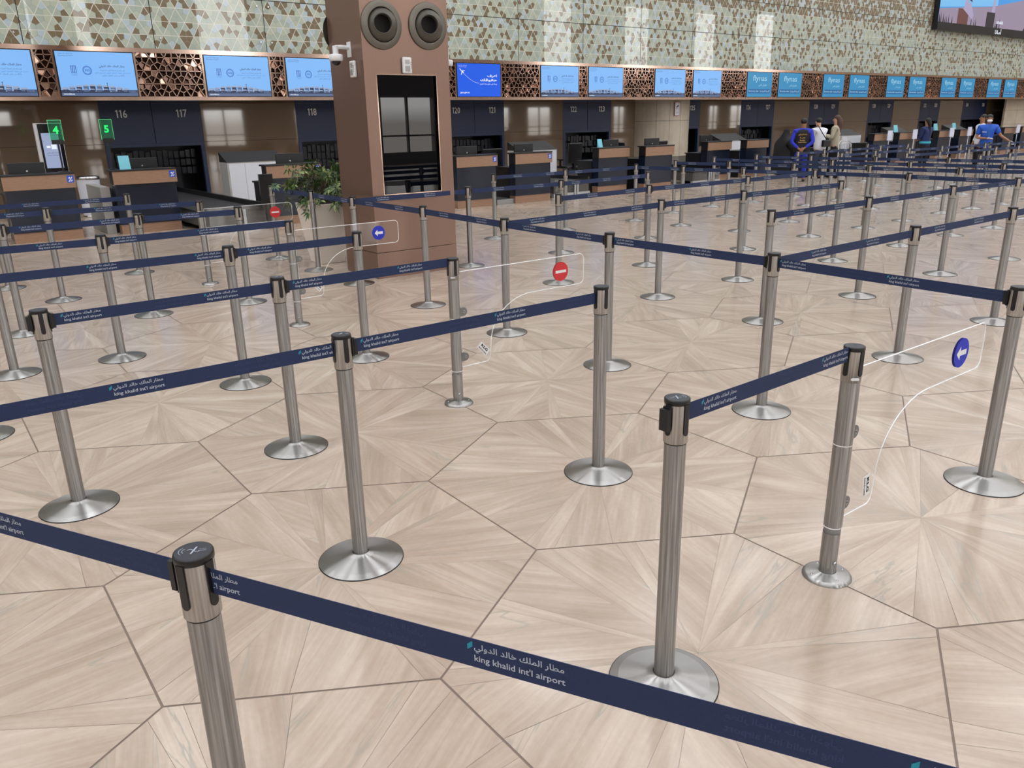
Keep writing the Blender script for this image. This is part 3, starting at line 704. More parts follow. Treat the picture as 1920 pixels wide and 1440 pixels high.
# ---------------------------------------------------------------- acrylic gates
def make_gate(k, label, sign):
    x0, y0 = P[k]
    t = thing('swing_gate', label, 'swing gate', (x0, y0, 0), 0, 'clear swinging gates')
    b = MB().lathe([(0.092, 0), (0.092, 0.004), (0.085, 0.014), (0.078, 0.0165), (0.040, 0.021), (0.033, 0.024)], 40).build('base', steel_base, t)
    for q in range(4):
        a = PI / 4 + q * PI / 2 + 0.35
        MB().lathe([(0.0055, 0.0), (0.0055, 0.002), (0.001, 0.0035)], 10, (0.066 * math.cos(a), 0.066 * math.sin(a), 0.016)).build('bolt', steel_plain, b)
    s = MB().lathe([(0.0315, 0.02), (0.0315, 0.215)], 32).lathe([(0.0325, 0.05), (0.0325, 0.195)], 20, (-0.002, 0, 0)).lathe([(0.0338, 0.222), (0.0338, 0.80)], 32)
    s.build('pole', steel_pole, t)
    MB().lathe([(0.0315, 0.195), (0.0315, 0.218)], 32).lathe([(0.0345, 0.218), (0.0352, 0.2195), (0.0345, 0.2215)], 32).lathe([(0.0345, 0.555), (0.0352, 0.5565), (0.0345, 0.558)], 32).build('joint_ring', acrylic_edge, t)
    MB().lathe([(0.008, 0), (0.008, 0.004), (0.004, 0.005)], 14).build('key_lock', steel_plain, t, loc=(0, 0, 0)).matrix_local = Matrix.Translation((-0.012, -0.033, 0.072)) @ Matrix.Rotation(PI / 2, 4, 'X')
    h = MB().lathe([(0.0345, 0.80), (0.0352, 0.80), (0.0352, 0.918)], 32).build('head', steel_head, t)
    for q in range(4): link(PM['slot'], 'slot', h, (0, 0, -0.03), rz=q * PI / 2 - 0.12)
    c = link(PM['cap'], 'cap', t, (0, 0, -0.03))
    w = MB()
    n = 10; pr = [(-0.010 + 0.0045 * math.cos(PI / 2 + PI * q / n), 0.815 + 0.0045 * math.sin(PI / 2 + PI * q / n)) for q in range(n + 1)] + [(0.010 + 0.0045 * math.cos(-PI / 2 + PI * q / n), 0.815 + 0.0045 * math.sin(-PI / 2 + PI * q / n)) for q in range(n + 1)]
    w.prism(pr, 'y', -0.0365, -0.034)
    w.build('sensor_window', white_paint, t).rotation_euler = (0, 0, -0.66)
        # outline in (x, z), from lower hinge side round to the top
    o = [(0.0, 0.235), (0.185, 0.235)]
    o += [(0.185 + 0.035 * math.cos(-PI / 2 + PI / 2 * q / 5), 0.27 + 0.035 * math.sin(-PI / 2 + PI / 2 * q / 5)) for q in range(1, 6)]
    o += [(0.22 + 0.002 * q, 0.27 + 0.02 * q) for q in range(1, 5)]
    o += [(0.228 + 0.34 * (1 - math.cos(PI / 2 * q / 12)), 0.35 + 0.285 * math.sin(PI / 2 * q / 12)) for q in range(1, 13)]
    o += [(0.985 + 0.04 * math.cos(-PI / 2 + PI / 2 * q / 5), 0.675 + 0.04 * math.sin(-PI / 2 + PI / 2 * q / 5)) for q in range(6)]
    o += [(0.985 + 0.04 * math.cos(PI / 2 * q / 5), 0.80 + 0.04 * math.sin(PI / 2 * q / 5)) for q in range(6)]
    o += [(0.0, 0.84)]
    pl = MB()
    N = len(o); vs = [(a, -0.004, b_) for a, b_ in o] + [(a, 0.004, b_) for a, b_ in o]
    pl.add(vs, [tuple(range(N))[::-1], tuple(range(N, 2 * N))], 0)
    pl.add(vs, [(i, (i + 1) % N, N + (i + 1) % N, N + i) for i in range(N)], 0)
    g = pl.build('panel', acrylic, t); g.location = (0.04, 0, 0)
    ed = MB()
    for i in range(N - 1):
        ed.tube([(o[i][0], 0, o[i][1]), (o[i + 1][0], 0, o[i + 1][1])], 0.0023, 8, caps=False)
    ed.tube([(o[-1][0], 0, o[-1][1]), (o[0][0], 0, o[0][1])], 0.0023, 8, caps=False)
    ed.build('polished_edge', acrylic_edge, g)
    for z in (0.30, 0.59):
        hb = MB(); pr = [(0.0, -0.026)] + [(0.028 + 0.026 * math.cos(-PI / 2 + PI * q / 8), 0.026 * math.sin(-PI / 2 + PI * q / 8)) for q in range(9)] + [(0.0, 0.026)]
        hb.prism([(a - 0.008, b_ + z) for a, b_ in pr], 'y', -0.009, 0.009, 0)
        n = 14; hb.prism([(0.022 + 0.009 * math.cos(2 * PI * q / n), z + 0.009 * math.sin(2 * PI * q / n)) for q in range(n)], 'y', -0.0115, -0.009, 1)
        hb.prism([(0.022 + 0.0035 * math.cos(2 * PI * q / n), z + 0.0035 * math.sin(2 * PI * q / n)) for q in range(n)], 'y', -0.0122, -0.0115, 2)
        hb.build('hinge_clamp', [mat('clamp_grey', rgb(128, 130, 130), 0.35, 0.7), mat('clamp_ring', rgb(170, 172, 172), 0.3, 0.8), ring_black], g)
    sg = MB()
    X, Z, R = 0.815, 0.74, 0.064
    disc(sg, X, Z, -0.0046, R, 0, 36); disc(sg, X, Z, 0.0046, R, 0, 36)
    for y in (-0.0050, 0.0050):
        if sign == 'arrow':
            s = 1
            poly(sg, [(X - 0.043 * s, Z), (X - 0.012 * s, Z + 0.030), (X - 0.012 * s, Z + 0.0115), (X + 0.043 * s, Z + 0.0115), (X + 0.043 * s, Z - 0.0115), (X - 0.012 * s, Z - 0.0115), (X - 0.012 * s, Z - 0.030)], y, 1)
        else: quad(sg, X - 0.046, Z - 0.009, X + 0.046, Z + 0.009, y, 1)
    sb = sg.build('direction_disc' if sign == 'arrow' else 'no_entry_disc', [mat('sign_blue', rgb(30, 48, 184), 0.6) if sign == 'arrow' else mat('sign_red', rgb(206, 48, 54), 0.5), white_paint], g, fix=False)
    st = MB(); cx, cz = 0.165, 0.325
    quad(st, -0.048, -0.024, 0.048, 0.024, 0, 0)
    put_text(st, 'KLG', 0, 0.0, -0.0004, width=0.066, height=0.018, mi=1, bold=0.05, align='c')
    put_text(st, 'MADE IN CHINA', 0, -0.018, -0.0004, width=0.080, height=0.0085, mi=1, bold=0.04, align='c')
    so = st.build('maker_sticker', [white_paint, ring_black], g, fix=False)
    so.location = (cx, -0.0047, cz); so.rotation_euler = (0, math.radians(82 if k == 'G1' else 48), 0)
make_gate('G1', 'nearest clear swing gate with blue arrow disc, at the right', 'arrow')
make_gate('G2', 'clear swing gate with large red no-entry disc in the centre', 'no')
make_gate('G3', 'clear swing gate with blue arrow disc before the pillar', 'arrow')
make_gate('G4', 'far small clear swing gate with red no-entry disc, left of the planter', 'no')

# ---------------------------------------------------------------- bronze pillar and what hangs on it
PX0, PX1, PY0, PY1 = 4.21, 5.29, 8.12, 8.92
pil = thing('pillar', 'bronze clad square pillar with two round air nozzles and dark glass panel', 'pillar', ((PX0 + PX1) / 2, (PY0 + PY1) / 2, 0))
def loc_(x, y, z=0): return (x - (PX0 + PX1) / 2, y - (PY0 + PY1) / 2, z)
m = MB()
hx, hy = (PX1 - PX0) / 2, (PY1 - PY0) / 2
m.box(-hx, -hy + 0.06, 0.30, hx, hy, 12)
m.box(-hx, -hy, 0.30, -0.39, -hy + 0.06, 12); m.box(0.36, -hy, 0.30, hx, -hy + 0.06, 12); m.box(-0.39, -hy, 2.205, 0.36, -hy + 0.06, 12); m.box(-0.39, -hy, 0.30, 0.36, -hy + 0.06, 0.94)
m.build('shaft', bronze_pillar, pil)
MB().box(-hx, -hy, 0, hx, hy, 0.294).build('plinth', bronze_pillar, pil)
d = MB().box(-0.388, -hy + 0.030, 0.942, 0.358, -hy + 0.055, 2.203).build('glass_panel', mat('black_glass', rgb(5, 7, 11), 0.01, 0.0, Specular_IOR_Level=0.45), pil)
fr = MB().box(-0.402, -hy - 0.002, 0.93, -0.39, -hy + 0.03, 2.217).box(0.36, -hy - 0.002, 0.93, 0.372, -hy + 0.03, 2.217).box(-0.39, -hy - 0.002, 2.205, 0.36, -hy + 0.03, 2.217).box(-0.39, -hy - 0.002, 0.93, 0.36, -hy + 0.03, 0.942)
fr.build('panel_frame', bronze_bright, pil)
def nozzle(label, loc, rot, aim=(-0.08, -0.30)):
    t = thing('air_nozzle', label, 'air nozzle', loc, 0, 'round air nozzles on the pillar'); t.rotation_euler = rot
    # local +Z points out of the face
    MB().lathe([(0.243, 0.0), (0.243, 0.012), (0.239, 0.017)], 56).lathe([(0.239, 0.017), (0.182, 0.036), (0.176, 0.034)], 56).lathe([(0.176, 0.034), (0.171, 0.004)], 56).build('flange', nozzle_grey, t)
    MB().lathe([(0.171, 0.004), (0.001, 0.0042)], 40).build('throat_shade_disc', mat('nozzle_shade_black', rgb(14, 13, 12), 0.7), t)  # black disc paints the duct's inner shade and covers the pillar face
    b = MB()
    R = 0.170; r0 = 0.104
    pr = []
    for q in range(15):
        a = PI / 2 - (PI / 2 - math.asin(r0 / R)) * q / 14
        pr.append((R * math.sin(a), R * math.cos(a) * 0.60 + 0.012))
    z = pr[-1][1]
    pr += [(r0 - 0.004, z + 0.012), (r0 - 0.010, z + 0.006), (r0 - 0.013, z - 0.045)]
    b.lathe(pr, 56)
    bo = b.build('ball', [nozzle_ball, mat('nozzle_shade_black', rgb(14, 13, 12), 0.7)], t); bo.rotation_euler = (aim[0], aim[1], 0)
    return t
nozzle('left round air nozzle on the front of the bronze pillar', (4.455, PY0, 2.70), (PI / 2, 0, 0))
nozzle('right round air nozzle on the front of the bronze pillar', (5.03, PY0, 2.715), (PI / 2, 0, 0))
nozzle('air nozzle on the back of the bronze pillar, poking out at its left edge', (4.40, PY1, 2.70), (-PI / 2, 0, 0))
def dome_camera(label, x, y, z, side):
    t = thing('dome_camera', label, 'security camera', (x, y, z), 0, 'white dome cameras on the pillar')
    MB().box(-0.008 if side < 0 else 0, -0.045, -0.045, 0 if side < 0 else 0.008, 0.045, 0.11).build('wall_plate', white_paint, t, 0.003)
    MB().tube([(0, 0, 0.05), (side * 0.10, 0, 0.055), (side * 0.165, 0, 0.05)], 0.022, 12).tube([(side * 0.165, 0, 0.065), (side * 0.165, 0, -0.015)], 0.031, 16).build('arm', white_paint, t)
    MB().lathe([(0.03, -0.015), (0.068, -0.022), (0.076, -0.03), (0.074, -0.075), (0.066, -0.088), (0.001, -0.089)], 32, (side * 0.165, 0, 0)).build('housing', white_paint, t)
    MB().ell((side * 0.165, 0, -0.085), (0.05, 0.05, 0.048), 20, 12).build('dome', black_gloss, t)
dome_camera('white dome camera on the left side of the bronze pillar', PX0, 8.42, 2.44, -1)
dome_camera('white dome camera on the right side of the bronze pillar', PX1, 8.42, 2.42, 1)
def alarm(label, loc, rz):
    t = thing('wall_sounder', label, 'alarm sounder', loc, rz, 'white alarm sounders on the pillar')
    MB().box(-0.058, -0.035, -0.085, 0.058, 0, 0.085).build('body', white_paint, t, 0.014)
    MB().box(-0.032, -0.042, -0.062, 0.030, -0.03, 0.0).build('strobe', mat('clear_lens', rgb(200, 204, 206), 0.05, 0.4), t, 0.008)
    g = MB()
    for q in range(5): g.box(-0.028, -0.038, 0.014 + q * 0.009, 0.026, -0.033, 0.019 + q * 0.009)
    g.build('grille', mat('grille_grey', rgb(170, 172, 174), 0.5), t)
    g = MB()
    for q in range(4): g.box(0.040, -0.038, -0.030 + q * 0.018, 0.046, -0.033, -0.022 + q * 0.018)
    g.build('indicator_dots', ring_black, t)
alarm('white alarm sounder on the front of the pillar between the nozzles', (4.73, PY0, 2.305), 0)
alarm('white alarm sounder on the left side of the pillar under the camera', (PX0, 8.33, 2.27), -PI / 2)
alarm('white alarm sounder on the right side of the pillar, half hidden', (PX1, 8.30, 2.27), PI / 2)

# ---------------------------------------------------------------- screens
SKY = emit('screen_sky_blue', rgb(128, 184, 246)); SKY2 = emit('screen_sky_pale', rgb(150, 200, 250)); INK = emit('screen_ink_blue', rgb(52, 78, 120)); INK2 = emit('screen_mid_blue', rgb(60, 110, 190))
SLATE = emit('screen_slate', rgb(86, 104, 140)); SL2 = emit('screen_slate_light', rgb(150, 166, 196)); SL3 = emit('screen_slate_dark', rgb(48, 58, 84)); WHT = emit('screen_white', rgb(232, 240, 250))
ROY = emit('screen_royal_blue', rgb(24, 92, 228)); TEAL = emit('screen_teal_blue', rgb(52, 138, 186)); BAR = emit('screen_bar_blue', rgb(36, 100, 156)); PALE = emit('screen_pale_teal', rgb(170, 216, 232))
SM = [SKY, SKY2, INK, INK2, SLATE, SL2, SL3, WHT, ROY, TEAL, BAR, PALE]
bezel = mat('screen_bezel', rgb(22, 22, 30), 0.3)
W_, H_ = 1.46, 0.865
def tv_root(x, label, group):
    t = thing('wall_screen', label, 'screen', (x, FY - 0.10, 2.335), 0, group)
    MB().box(0, 0, 0, W_, 0.07, H_).build('bezel', bezel, t)
    return t
def airport_screen():
    s = MB(); quad(s, 0.018, 0.018, W_ - 0.018, H_ - 0.018, -0.002, 0)
    y = -0.003
    put_text(s, AIRPORT, 0.07, 0.785, y, width=0.27, height=0.030, mi=2, bold=0.01)
    put_text(s, "king khalid int'l airport", 0.07, 0.757, y, width=0.27, height=0.022, mi=2, bold=0.01)
    cx = 1.02
    put_text(s, AIRPORT, cx, 0.545, y, width=0.48, height=0.065, mi=2, bold=0.02, align='c')
    put_text(s, arabic('\u0623\u0648\u0644 \u0645\u0637\u0627\u0631 \u0641\u064A \u0627\u0644\u0645\u0645\u0644\u0643\u0629 \u0627\u0644\u0639\u0631\u0628\u064A\u0629 \u0627\u0644\u0633\u0639\u0648\u062F\u064A\u0629'), cx, 0.485, y, width=0.46, height=0.042, mi=2, bold=0.0, align='c')
    put_text(s, arabic('\u064A\u062D\u0635\u0644 \u0639\u0644\u0649 \u0634\u0647\u0627\u062F\u0629 \u0627\u0644\u0627\u0639\u062A\u0645\u0627\u062F \u0627\u0644\u062F\u0648\u0644\u064A \u0627\u0644\u0645\u0633\u062A\u0648\u0649 \u0627\u0644\u0631\u0627\u0628\u0639'), cx, 0.435, y, width=0.66, height=0.038, mi=3, bold=0.0, align='c')
    put_text(s, arabic('\u0645\u0646 \u0645\u062C\u0644\u0633 \u0627\u0644\u0645\u0637\u0627\u0631\u0627\u062A \u0627\u0644\u062F\u0648\u0644\u064A') + ' (ACI)', cx, 0.385, y, width=0.42, height=0.038, mi=2, bold=0.0, align='c')
    disc(s, 0.55, 0.50, y, 0.085, 3, 28, 0.070); disc(s, 0.55, 0.50, y, 0.064, 3, 28, 0.058)
    put_text(s, 'ASQ', 0.55, 0.475, y, width=0.095, height=0.05, mi=3, bold=0.03, align='c')
    quad(s, 0.255, 0.45, 0.355, 0.585, y, 3)
    for q in range(3): poly(s, [(0.262 + q * 0.032, 0.46), (0.275 + q * 0.032, 0.46), (0.288 + q * 0.026, 0.575), (0.278 + q * 0.026, 0.575)], y - 0.001, 1)
    put_text(s, 'ACI WORLD', 0.305, 0.425, y, width=0.11, height=0.016, mi=3, align='c'); put_text(s, 'ACCREDITED', 0.305, 0.402, y, width=0.10, height=0.014, mi=3, align='c')
    # photo strip: terminal with shell roofs, tower and apron
    quad(s, 0.018, 0.018, W_ - 0.018, 0.075, y, 4); quad(s, 0.018, 0.075, W_ - 0.018, 0.125, y, 6)
    rnd = random.Random(3)
    for q in range(10):
        x = 0.03 + q * 0.125; h = 0.165 + 0.06 * math.sin(PI * (q + 0.3) / 9)
        poly(s, [(x, h - 0.012), (x + 0.035, h + 0.012), (x + 0.10, h + 0.012), (x + 0.135, h - 0.010), (x + 0.11, h - 0.022), (x + 0.03, h - 0.022)], y - 0.002, 5)
        quad(s, x + 0.02, 0.10, x + 0.118, h - 0.018, y - 0.001, 4 if q % 2 else 6)
        poly(s, [(x - 0.02, 0.135), (x + 0.02, 0.155), (x + 0.08, 0.155), (x + 0.115, 0.135)], y - 0.003, 5)
    quad(s, 1.27, 0.08, W_ - 0.018, 0.135, y, 4)
    quad(s, 0.875, 0.10, 0.883, 0.27, y - 0.004, 6); quad(s, 0.869, 0.255, 0.889, 0.268, y - 0.004, 6)
    for q in range(26): quad(s, 0.03 + q * 0.055, 0.085 + rnd.random() * 0.02, 0.055 + q * 0.055, 0.10 + rnd.random() * 0.03, y - 0.004, rnd.choice((4, 5, 6, 6)))
    put_text(s, 'www.kkia.sa', 0.05, 0.04, y - 0.001, width=0.20, height=0.030, mi=7, bold=0.02)
    return s.mesh('airport_slide', SM)
def rights_screen():
    s = MB(); quad(s, 0.018, 0.018, W_ - 0.018, H_ - 0.018, -0.002, 8); y = -0.003
    put_text(s, AIRPORT, 0.06, 0.775, y, width=0.28, height=0.03, mi=7); put_text(s, "king khalid int'l airport", 0.08, 0.745, y, width=0.25, height=0.022, mi=7)
    put_text(s, arabic('\u0627\u0639\u0631\u0641'), 1.32, 0.50, y, width=0.32, height=0.085, mi=7, bold=0.03, align='r')
    put_text(s, arabic('\u062D\u0642\u0648\u0642\u0643'), 1.32, 0.39, y, width=0.56, height=0.085, mi=7, bold=0.03, align='r')
    put_text(s, arabic('\u064A\u0648\u0635\u0644\u0643 \u0625\u0644\u0649 \u062D\u0642\u0648\u0642 \u0639\u0645\u0644\u0627\u0621 \u0627\u0644\u0637\u064A\u0631\u0627\u0646'), 1.32, 0.31, y, width=0.58, height=0.05, mi=7, align='r')
    pts = [(0.22 + 0.5 * t, 0.60 - 0.24 * math.sin(t * PI / 2)) for t in [q / 10 for q in range(11)]]
    for a, b in zip(pts, pts[1:]): poly(s, [(a[0], a[1] - 0.003), (b[0], b[1] - 0.003), (b[0], b[1] + 0.003), (a[0], a[1] + 0.003)], y, 7)
    poly(s, [(0.11, 0.69), (0.13, 0.70), (0.24, 0.61), (0.225, 0.595)], y, 7); poly(s, [(0.16, 0.66), (0.27, 0.68), (0.26, 0.665), (0.19, 0.63)], y - 0.001, 7); poly(s, [(0.17, 0.655), (0.14, 0.56), (0.155, 0.56), (0.20, 0.63)], y - 0.001, 7); poly(s, [(0.11, 0.69), (0.09, 0.72), (0.11, 0.72), (0.13, 0.70)], y - 0.001, 7)
    put_text(s, 'gaca.gov.sa', 0.10, 0.085, y, width=0.30, height=0.045, mi=7, bold=0.02)
    return s.mesh('rights_slide', SM)
def flynas_screen():
    s = MB(); quad(s, 0.018, 0.018, W_ - 0.018, H_ - 0.018, -0.002, 9); y = -0.003
    put_text(s, 'flynas', 0.73, 0.50, y, width=0.80, height=0.24, mi=11, bold=-0.005, align='c')
    put_text(s, arabic('\u0637\u064A\u0631\u0627\u0646 \u0646\u0627\u0633'), 1.14, 0.375, y, width=0.46, height=0.085, mi=11, align='r')
    quad(s, 0.09, 0.135, 1.36, 0.285, y, 10)
    put_text(s, 'Economy class', 0.13, 0.175, y - 0.001, width=0.56, height=0.070, mi=11, bold=0.01)
    put_text(s, arabic('\u0627\u0644\u062F\u0631\u062C\u0629 \u0627\u0644\u0633\u064A\u0627\u062D\u064A\u0629'), 1.32, 0.170, y - 0.001, width=0.56, height=0.080, mi=11, bold=0.01, align='r')
    return s.mesh('airline_slide', SM)
S1, S2, S3 = airport_screen(), rights_screen(), flynas_screen()
names = {0: 'cut by the left edge of the picture', 1: 'first complete one from the left', 2: 'above the white cabinet left of the pillar', 3: 'partly hidden by the bronze pillar'}
n = 0
for x in TVX:
    if x < 1 or x > 51 or 9.3 < x < 12.0: continue
    fly = x > 24; blue = 12 < x < 13
    if fly: lab = '%s teal airline screen counted from the left' % ('first second third fourth fifth sixth seventh eighth ninth tenth eleventh twelfth'.split()[round((x - 24.73) / 2.36)])
    elif blue: lab = 'royal blue screen with Arabic lettering right of the bronze pillar'
    elif n in names: lab = 'pale blue airport screen with terminal photo, ' + names[n]
    else: lab = 'pale blue airport screen, %s right of the royal blue screen' % ('first', 'second', 'third', 'fourth')[n - 5]
    t = tv_root(x, lab, 'screens on the fascia'); n += 1
    link(S3 if fly else S2 if blue else S1, 'display', t)
# big wall display, upper right
led = thing('video_wall', 'large video wall showing a beach lagoon, upper right corner', 'screen', (37.45, FY - 0.25, 5.12), 0)
MB().box(0, 0, 0, 16, 0.2, 4.2).build('housing', bezel, led)
s = MB(); y = -0.01
LM = [emit('led_lagoon', rgb(70, 152, 224)), emit('led_pale_water', rgb(120, 186, 236)), emit('led_sand', rgb(150, 136, 158)), emit('led_dusk', rgb(104, 124, 176)), emit('led_silhouette', rgb(46, 42, 50)), emit('led_lilac', rgb(168, 158, 190)), emit('led_rust', rgb(104, 66, 66)), WHT, emit('led_black', rgb(30, 30, 34))]
quad(s, 0, 0.32, 16, 4.2, y, 0)
quad(s, 0, 2.15, 16, 4.2, y - 0.002, 3)
poly(s, [(0, 0.9), (5.5, 1.25), (5.5, 1.6), (0, 1.45)], y - 0.002, 1)
poly(s, [(4.2, 1.5), (9, 1.9), (9.6, 2.9), (7.2, 2.6), (4.4, 2.2)], y - 0.003, 0)
poly(s, [(0, 0.32), (16, 0.32), (16, 3.2), (10.6, 2.7), (9.4, 2.3), (8.4, 1.7), (5, 1.2), (0, 0.85)], y - 0.004, 2)
poly(s, [(9.5, 2.75), (16, 3.4), (16, 4.2), (8.0, 4.2)], y - 0.005, 6)
for cx, w in ((1.7, 1.0), (4.5, 0.85)):
    quad(s, cx, 0.3, cx + w, 0.95, y - 0.006, 6 if w == 1.0 else 4)
    poly(s, [(cx + w * 0.5, 0.95), (cx + w * 0.95, 0.95), (cx + w * 0.85, 1.5), (cx + w * 0.65, 1.6)], y - 0.007, 5)
    s.add([(cx + w * 0.74 + 0.26 * math.cos(q * PI / 6), y - 0.008, 1.80 + 0.30 * math.sin(q * PI / 6)) for q in range(12)], [tuple(range(12))], 4)
for q in range(26):
    x = random.choice((0.2, 0.5, 0.9, 3.2, 5.6, 9.5, 9.9)) + random.uniform(-.2, .3); poly(s, [(x, 0.3), (x + 0.09, 0.32), (x + 0.03, random.uniform(0.5, 0.8))], y - 0.008, 4)
for q in range(9): poly(s, [(0.3 + q * 1.1, 2.15), (0.5 + q * 1.1, 2.15), (0.45 + q * 1.1, 2.9), (0.36 + q * 1.1, 2.9)], y - 0.0032, 5 if q % 2 else 3)
poly(s, [(2.1, 0.95), (3.1, 0.55), (3.2, 0.75), (2.75, 1.25), (2.5, 1.15)], y - 0.0085, 5); poly(s, [(2.55, 1.35), (2.9, 1.25), (2.85, 1.45), (2.6, 1.5)], y - 0.0086, 4)
poly(s, [(8.6, 0.32), (9.9, 0.32), (9.9, 0.95), (9.4, 1.0), (8.9, 0.7)], y - 0.0085, 4); poly(s, [(8.8, 0.5), (9.3, 0.95), (9.0, 1.05), (8.7, 0.8)], y - 0.0088, 7)
quad(s, 0, 0.0, 16, 0.32, y - 0.009, 8)
put_text(s, arabic('\u0627\u0633\u062A\u0645\u062A\u0639 \u0628\u0627\u0644\u0641\u062E\u0627\u0645\u0629 \u0627\u0644\u062E\u0627\u0644\u0635\u0629'), 4.0, 2.35, y - 0.01, width=3.9, height=0.62, mi=7, bold=0.02)
put_text(s, 'amaala', 5.6, 0.50, y - 0.01, width=0.7, height=0.16, mi=7, bold=0.02)
put_text(s, arabic('\u0623\u0645\u0627\u0644\u0627'), 5.6, 0.06, y - 0.01, width=0.7, height=0.22, mi=7, bold=0.02)
s.build('display', LM, led, fix=False)

# ---------------------------------------------------------------- numbers on the back wall
P0 = [(3.9, 6.09), (8.46, 10.6), (12.9, 15.07), (17.43, 19.55), (22.0, 24.08), (26.46, 28.57), (30.99, 33.17), (35.58, 37.75), (40.23, 42.19), (44.63, 47.37)]
NTH = 'first second third fourth fifth sixth seventh eighth ninth tenth eleventh twelfth thirteenth fourteenth fifteenth sixteenth seventeenth eighteenth nineteenth twentieth'.split()
nn = -1
num_m = mat('number_grey', rgb(232, 234, 238), 0.4)
for i, (a, b) in enumerate(P0):
    for k, xx in ((0, a + 0.45), (1, b - 0.43)):
        no = 116 + 2 * i + k
        if no == 119: continue
        nn += 1
        mb = MB(); cx_ = 0.0; parts = []
        for dgt in str(no):
            if dgt == '1':
                parts.append(([(cx_ + 0.028, 0), (cx_ + 0.052, 0), (cx_ + 0.052, 0.17), (cx_ + 0.034, 0.17), (cx_, 0.142), (cx_ + 0.010, 0.128), (cx_ + 0.028, 0.142)], [(0, 1, 2, 6), (6, 2, 3), (3, 4, 5, 6)])); cx_ += 0.078
            else:
                v_, f_ = text_bits(dgt, None, 0.17, 0.012); kx = 0.088 / max(q[0] for q in v_); parts.append(([(cx_ + q[0] * kx, q[1]) for q in v_], f_)); cx_ += 0.104
        for v_, f_ in parts: mb.add([(x - cx_ / 2, -0.008, z) for x, z in v_], f_)
        o = mb.build('desk_number', num_m, None, loc=(xx, WY, 1.94), fix=False)
        so = o.modifiers.new('thick', 'SOLIDIFY'); so.thickness = 0.008; so.offset = 0
        tag(o, 'grey wall number, %s from the left of the row' % NTH[nn], 'number sign', 'desk numbers on the wall')

# ---------------------------------------------------------------- check-in desks
def make_desk(label, sign=True):
    t = thing('check_in_desk', label, 'check-in desk', (0, 0, 0), 0, 'check-in desks')
    MB().box(0.02, 0.06, 0, 1.0, 0.26, 0.155).build('plinth', copper_panel, t)
    MB().box(0.02, 0.045, 0.155, 1.0, 0.26, 0.82).build('lower_cabinet', navy_gloss, t)
    MB().box(0.0, 0.02, 0.82, 1.02, 0.24, 1.03).build('upper_box', black_plastic, t)
    MB().box(0.0, 0.0, 0.82, 1.02, 0.02, 1.03).build('upper_panel', copper_panel, t)
    MB().box(-0.03, -0.01, 1.03, 1.02, 0.27, 1.058).build('counter_top', black_plastic, t, 0.003)
    MB().box(0.02, 0.26, 0.72, 1.0, 0.85, 0.75).box(0.95, 0.30, 0, 0.98, 0.82, 0.72).box(0.04, 0.30, 0, 0.07, 0.82, 0.72).build('worktop', black_plastic, t)
    if sign:
        s = MB(); quad(s, 0.90, 0.90, 1.0, 1.01, -0.003, 0); y = -0.004
        poly(s, [(0.915, 0.915), (0.93, 0.912), (0.985, 0.985), (0.975, 0.992)], y, 1); poly(s, [(0.92, 0.975), (0.945, 0.99), (0.955, 0.975), (0.935, 0.955)], y, 1); disc(s, 0.972, 0.935, y, 0.010, 1, 12); poly(s, [(0.925, 0.93), (0.945, 0.92), (0.972, 0.918), (0.968, 0.928)], y, 1)
        so = s.build('hearing_loop_sticker', [mat('sticker_blue', rgb(30, 84, 196), 0.4), white_paint], t, fix=False)
        so['label'] = 'blue and white accessibility sticker'
    return t
d0 = make_desk('desk cut by the left edge, beside the green four sign'); d0.location = (1.30, 14.75, 0)
dup(d0, (2.88, 14.75, 0), 0, 'desk with the teal card beside the green five sign')
dup(d0, (5.22, 14.0, 0), 0, 'desk half hidden behind the shrub and the bronze pillar')
dup(d0, (9.12, 13.85, 0), 0, 'desk directly right of the bronze pillar')
dup(d0, (10.62, 13.85, 0), 0, 'second desk right of the pillar, with a white cabinet behind')
d1 = make_desk('desk with a teal bottle card left of the beige column', False); d1.location = (13.48, 14.3, 0)
dup(d1, (14.76, 14.0, 0), 0, 'desk in front of the beige column with screen and chair')
dup(d1, (18.0, 14.75, 0), 0, 'first desk right of the beige column')
dup(d1, (19.72, 14.75, 0), 0, 'desk left of the person in black')
for k, x in enumerate((26.6, 28.25, 31.1, 32.75, 36.6, 38.3, 41.0)):
    dup(d1, (x, 14.75, 0), 0, ('desk right of the white cabinet beside the person in cream', 'desk left of the woman with the long braid', 'desk right of the woman with the long braid', 'second desk right of the woman with the braid', 'desk just right of the man in blue polo', 'second desk right of the man in blue polo', 'desk cut by the right edge')[k])

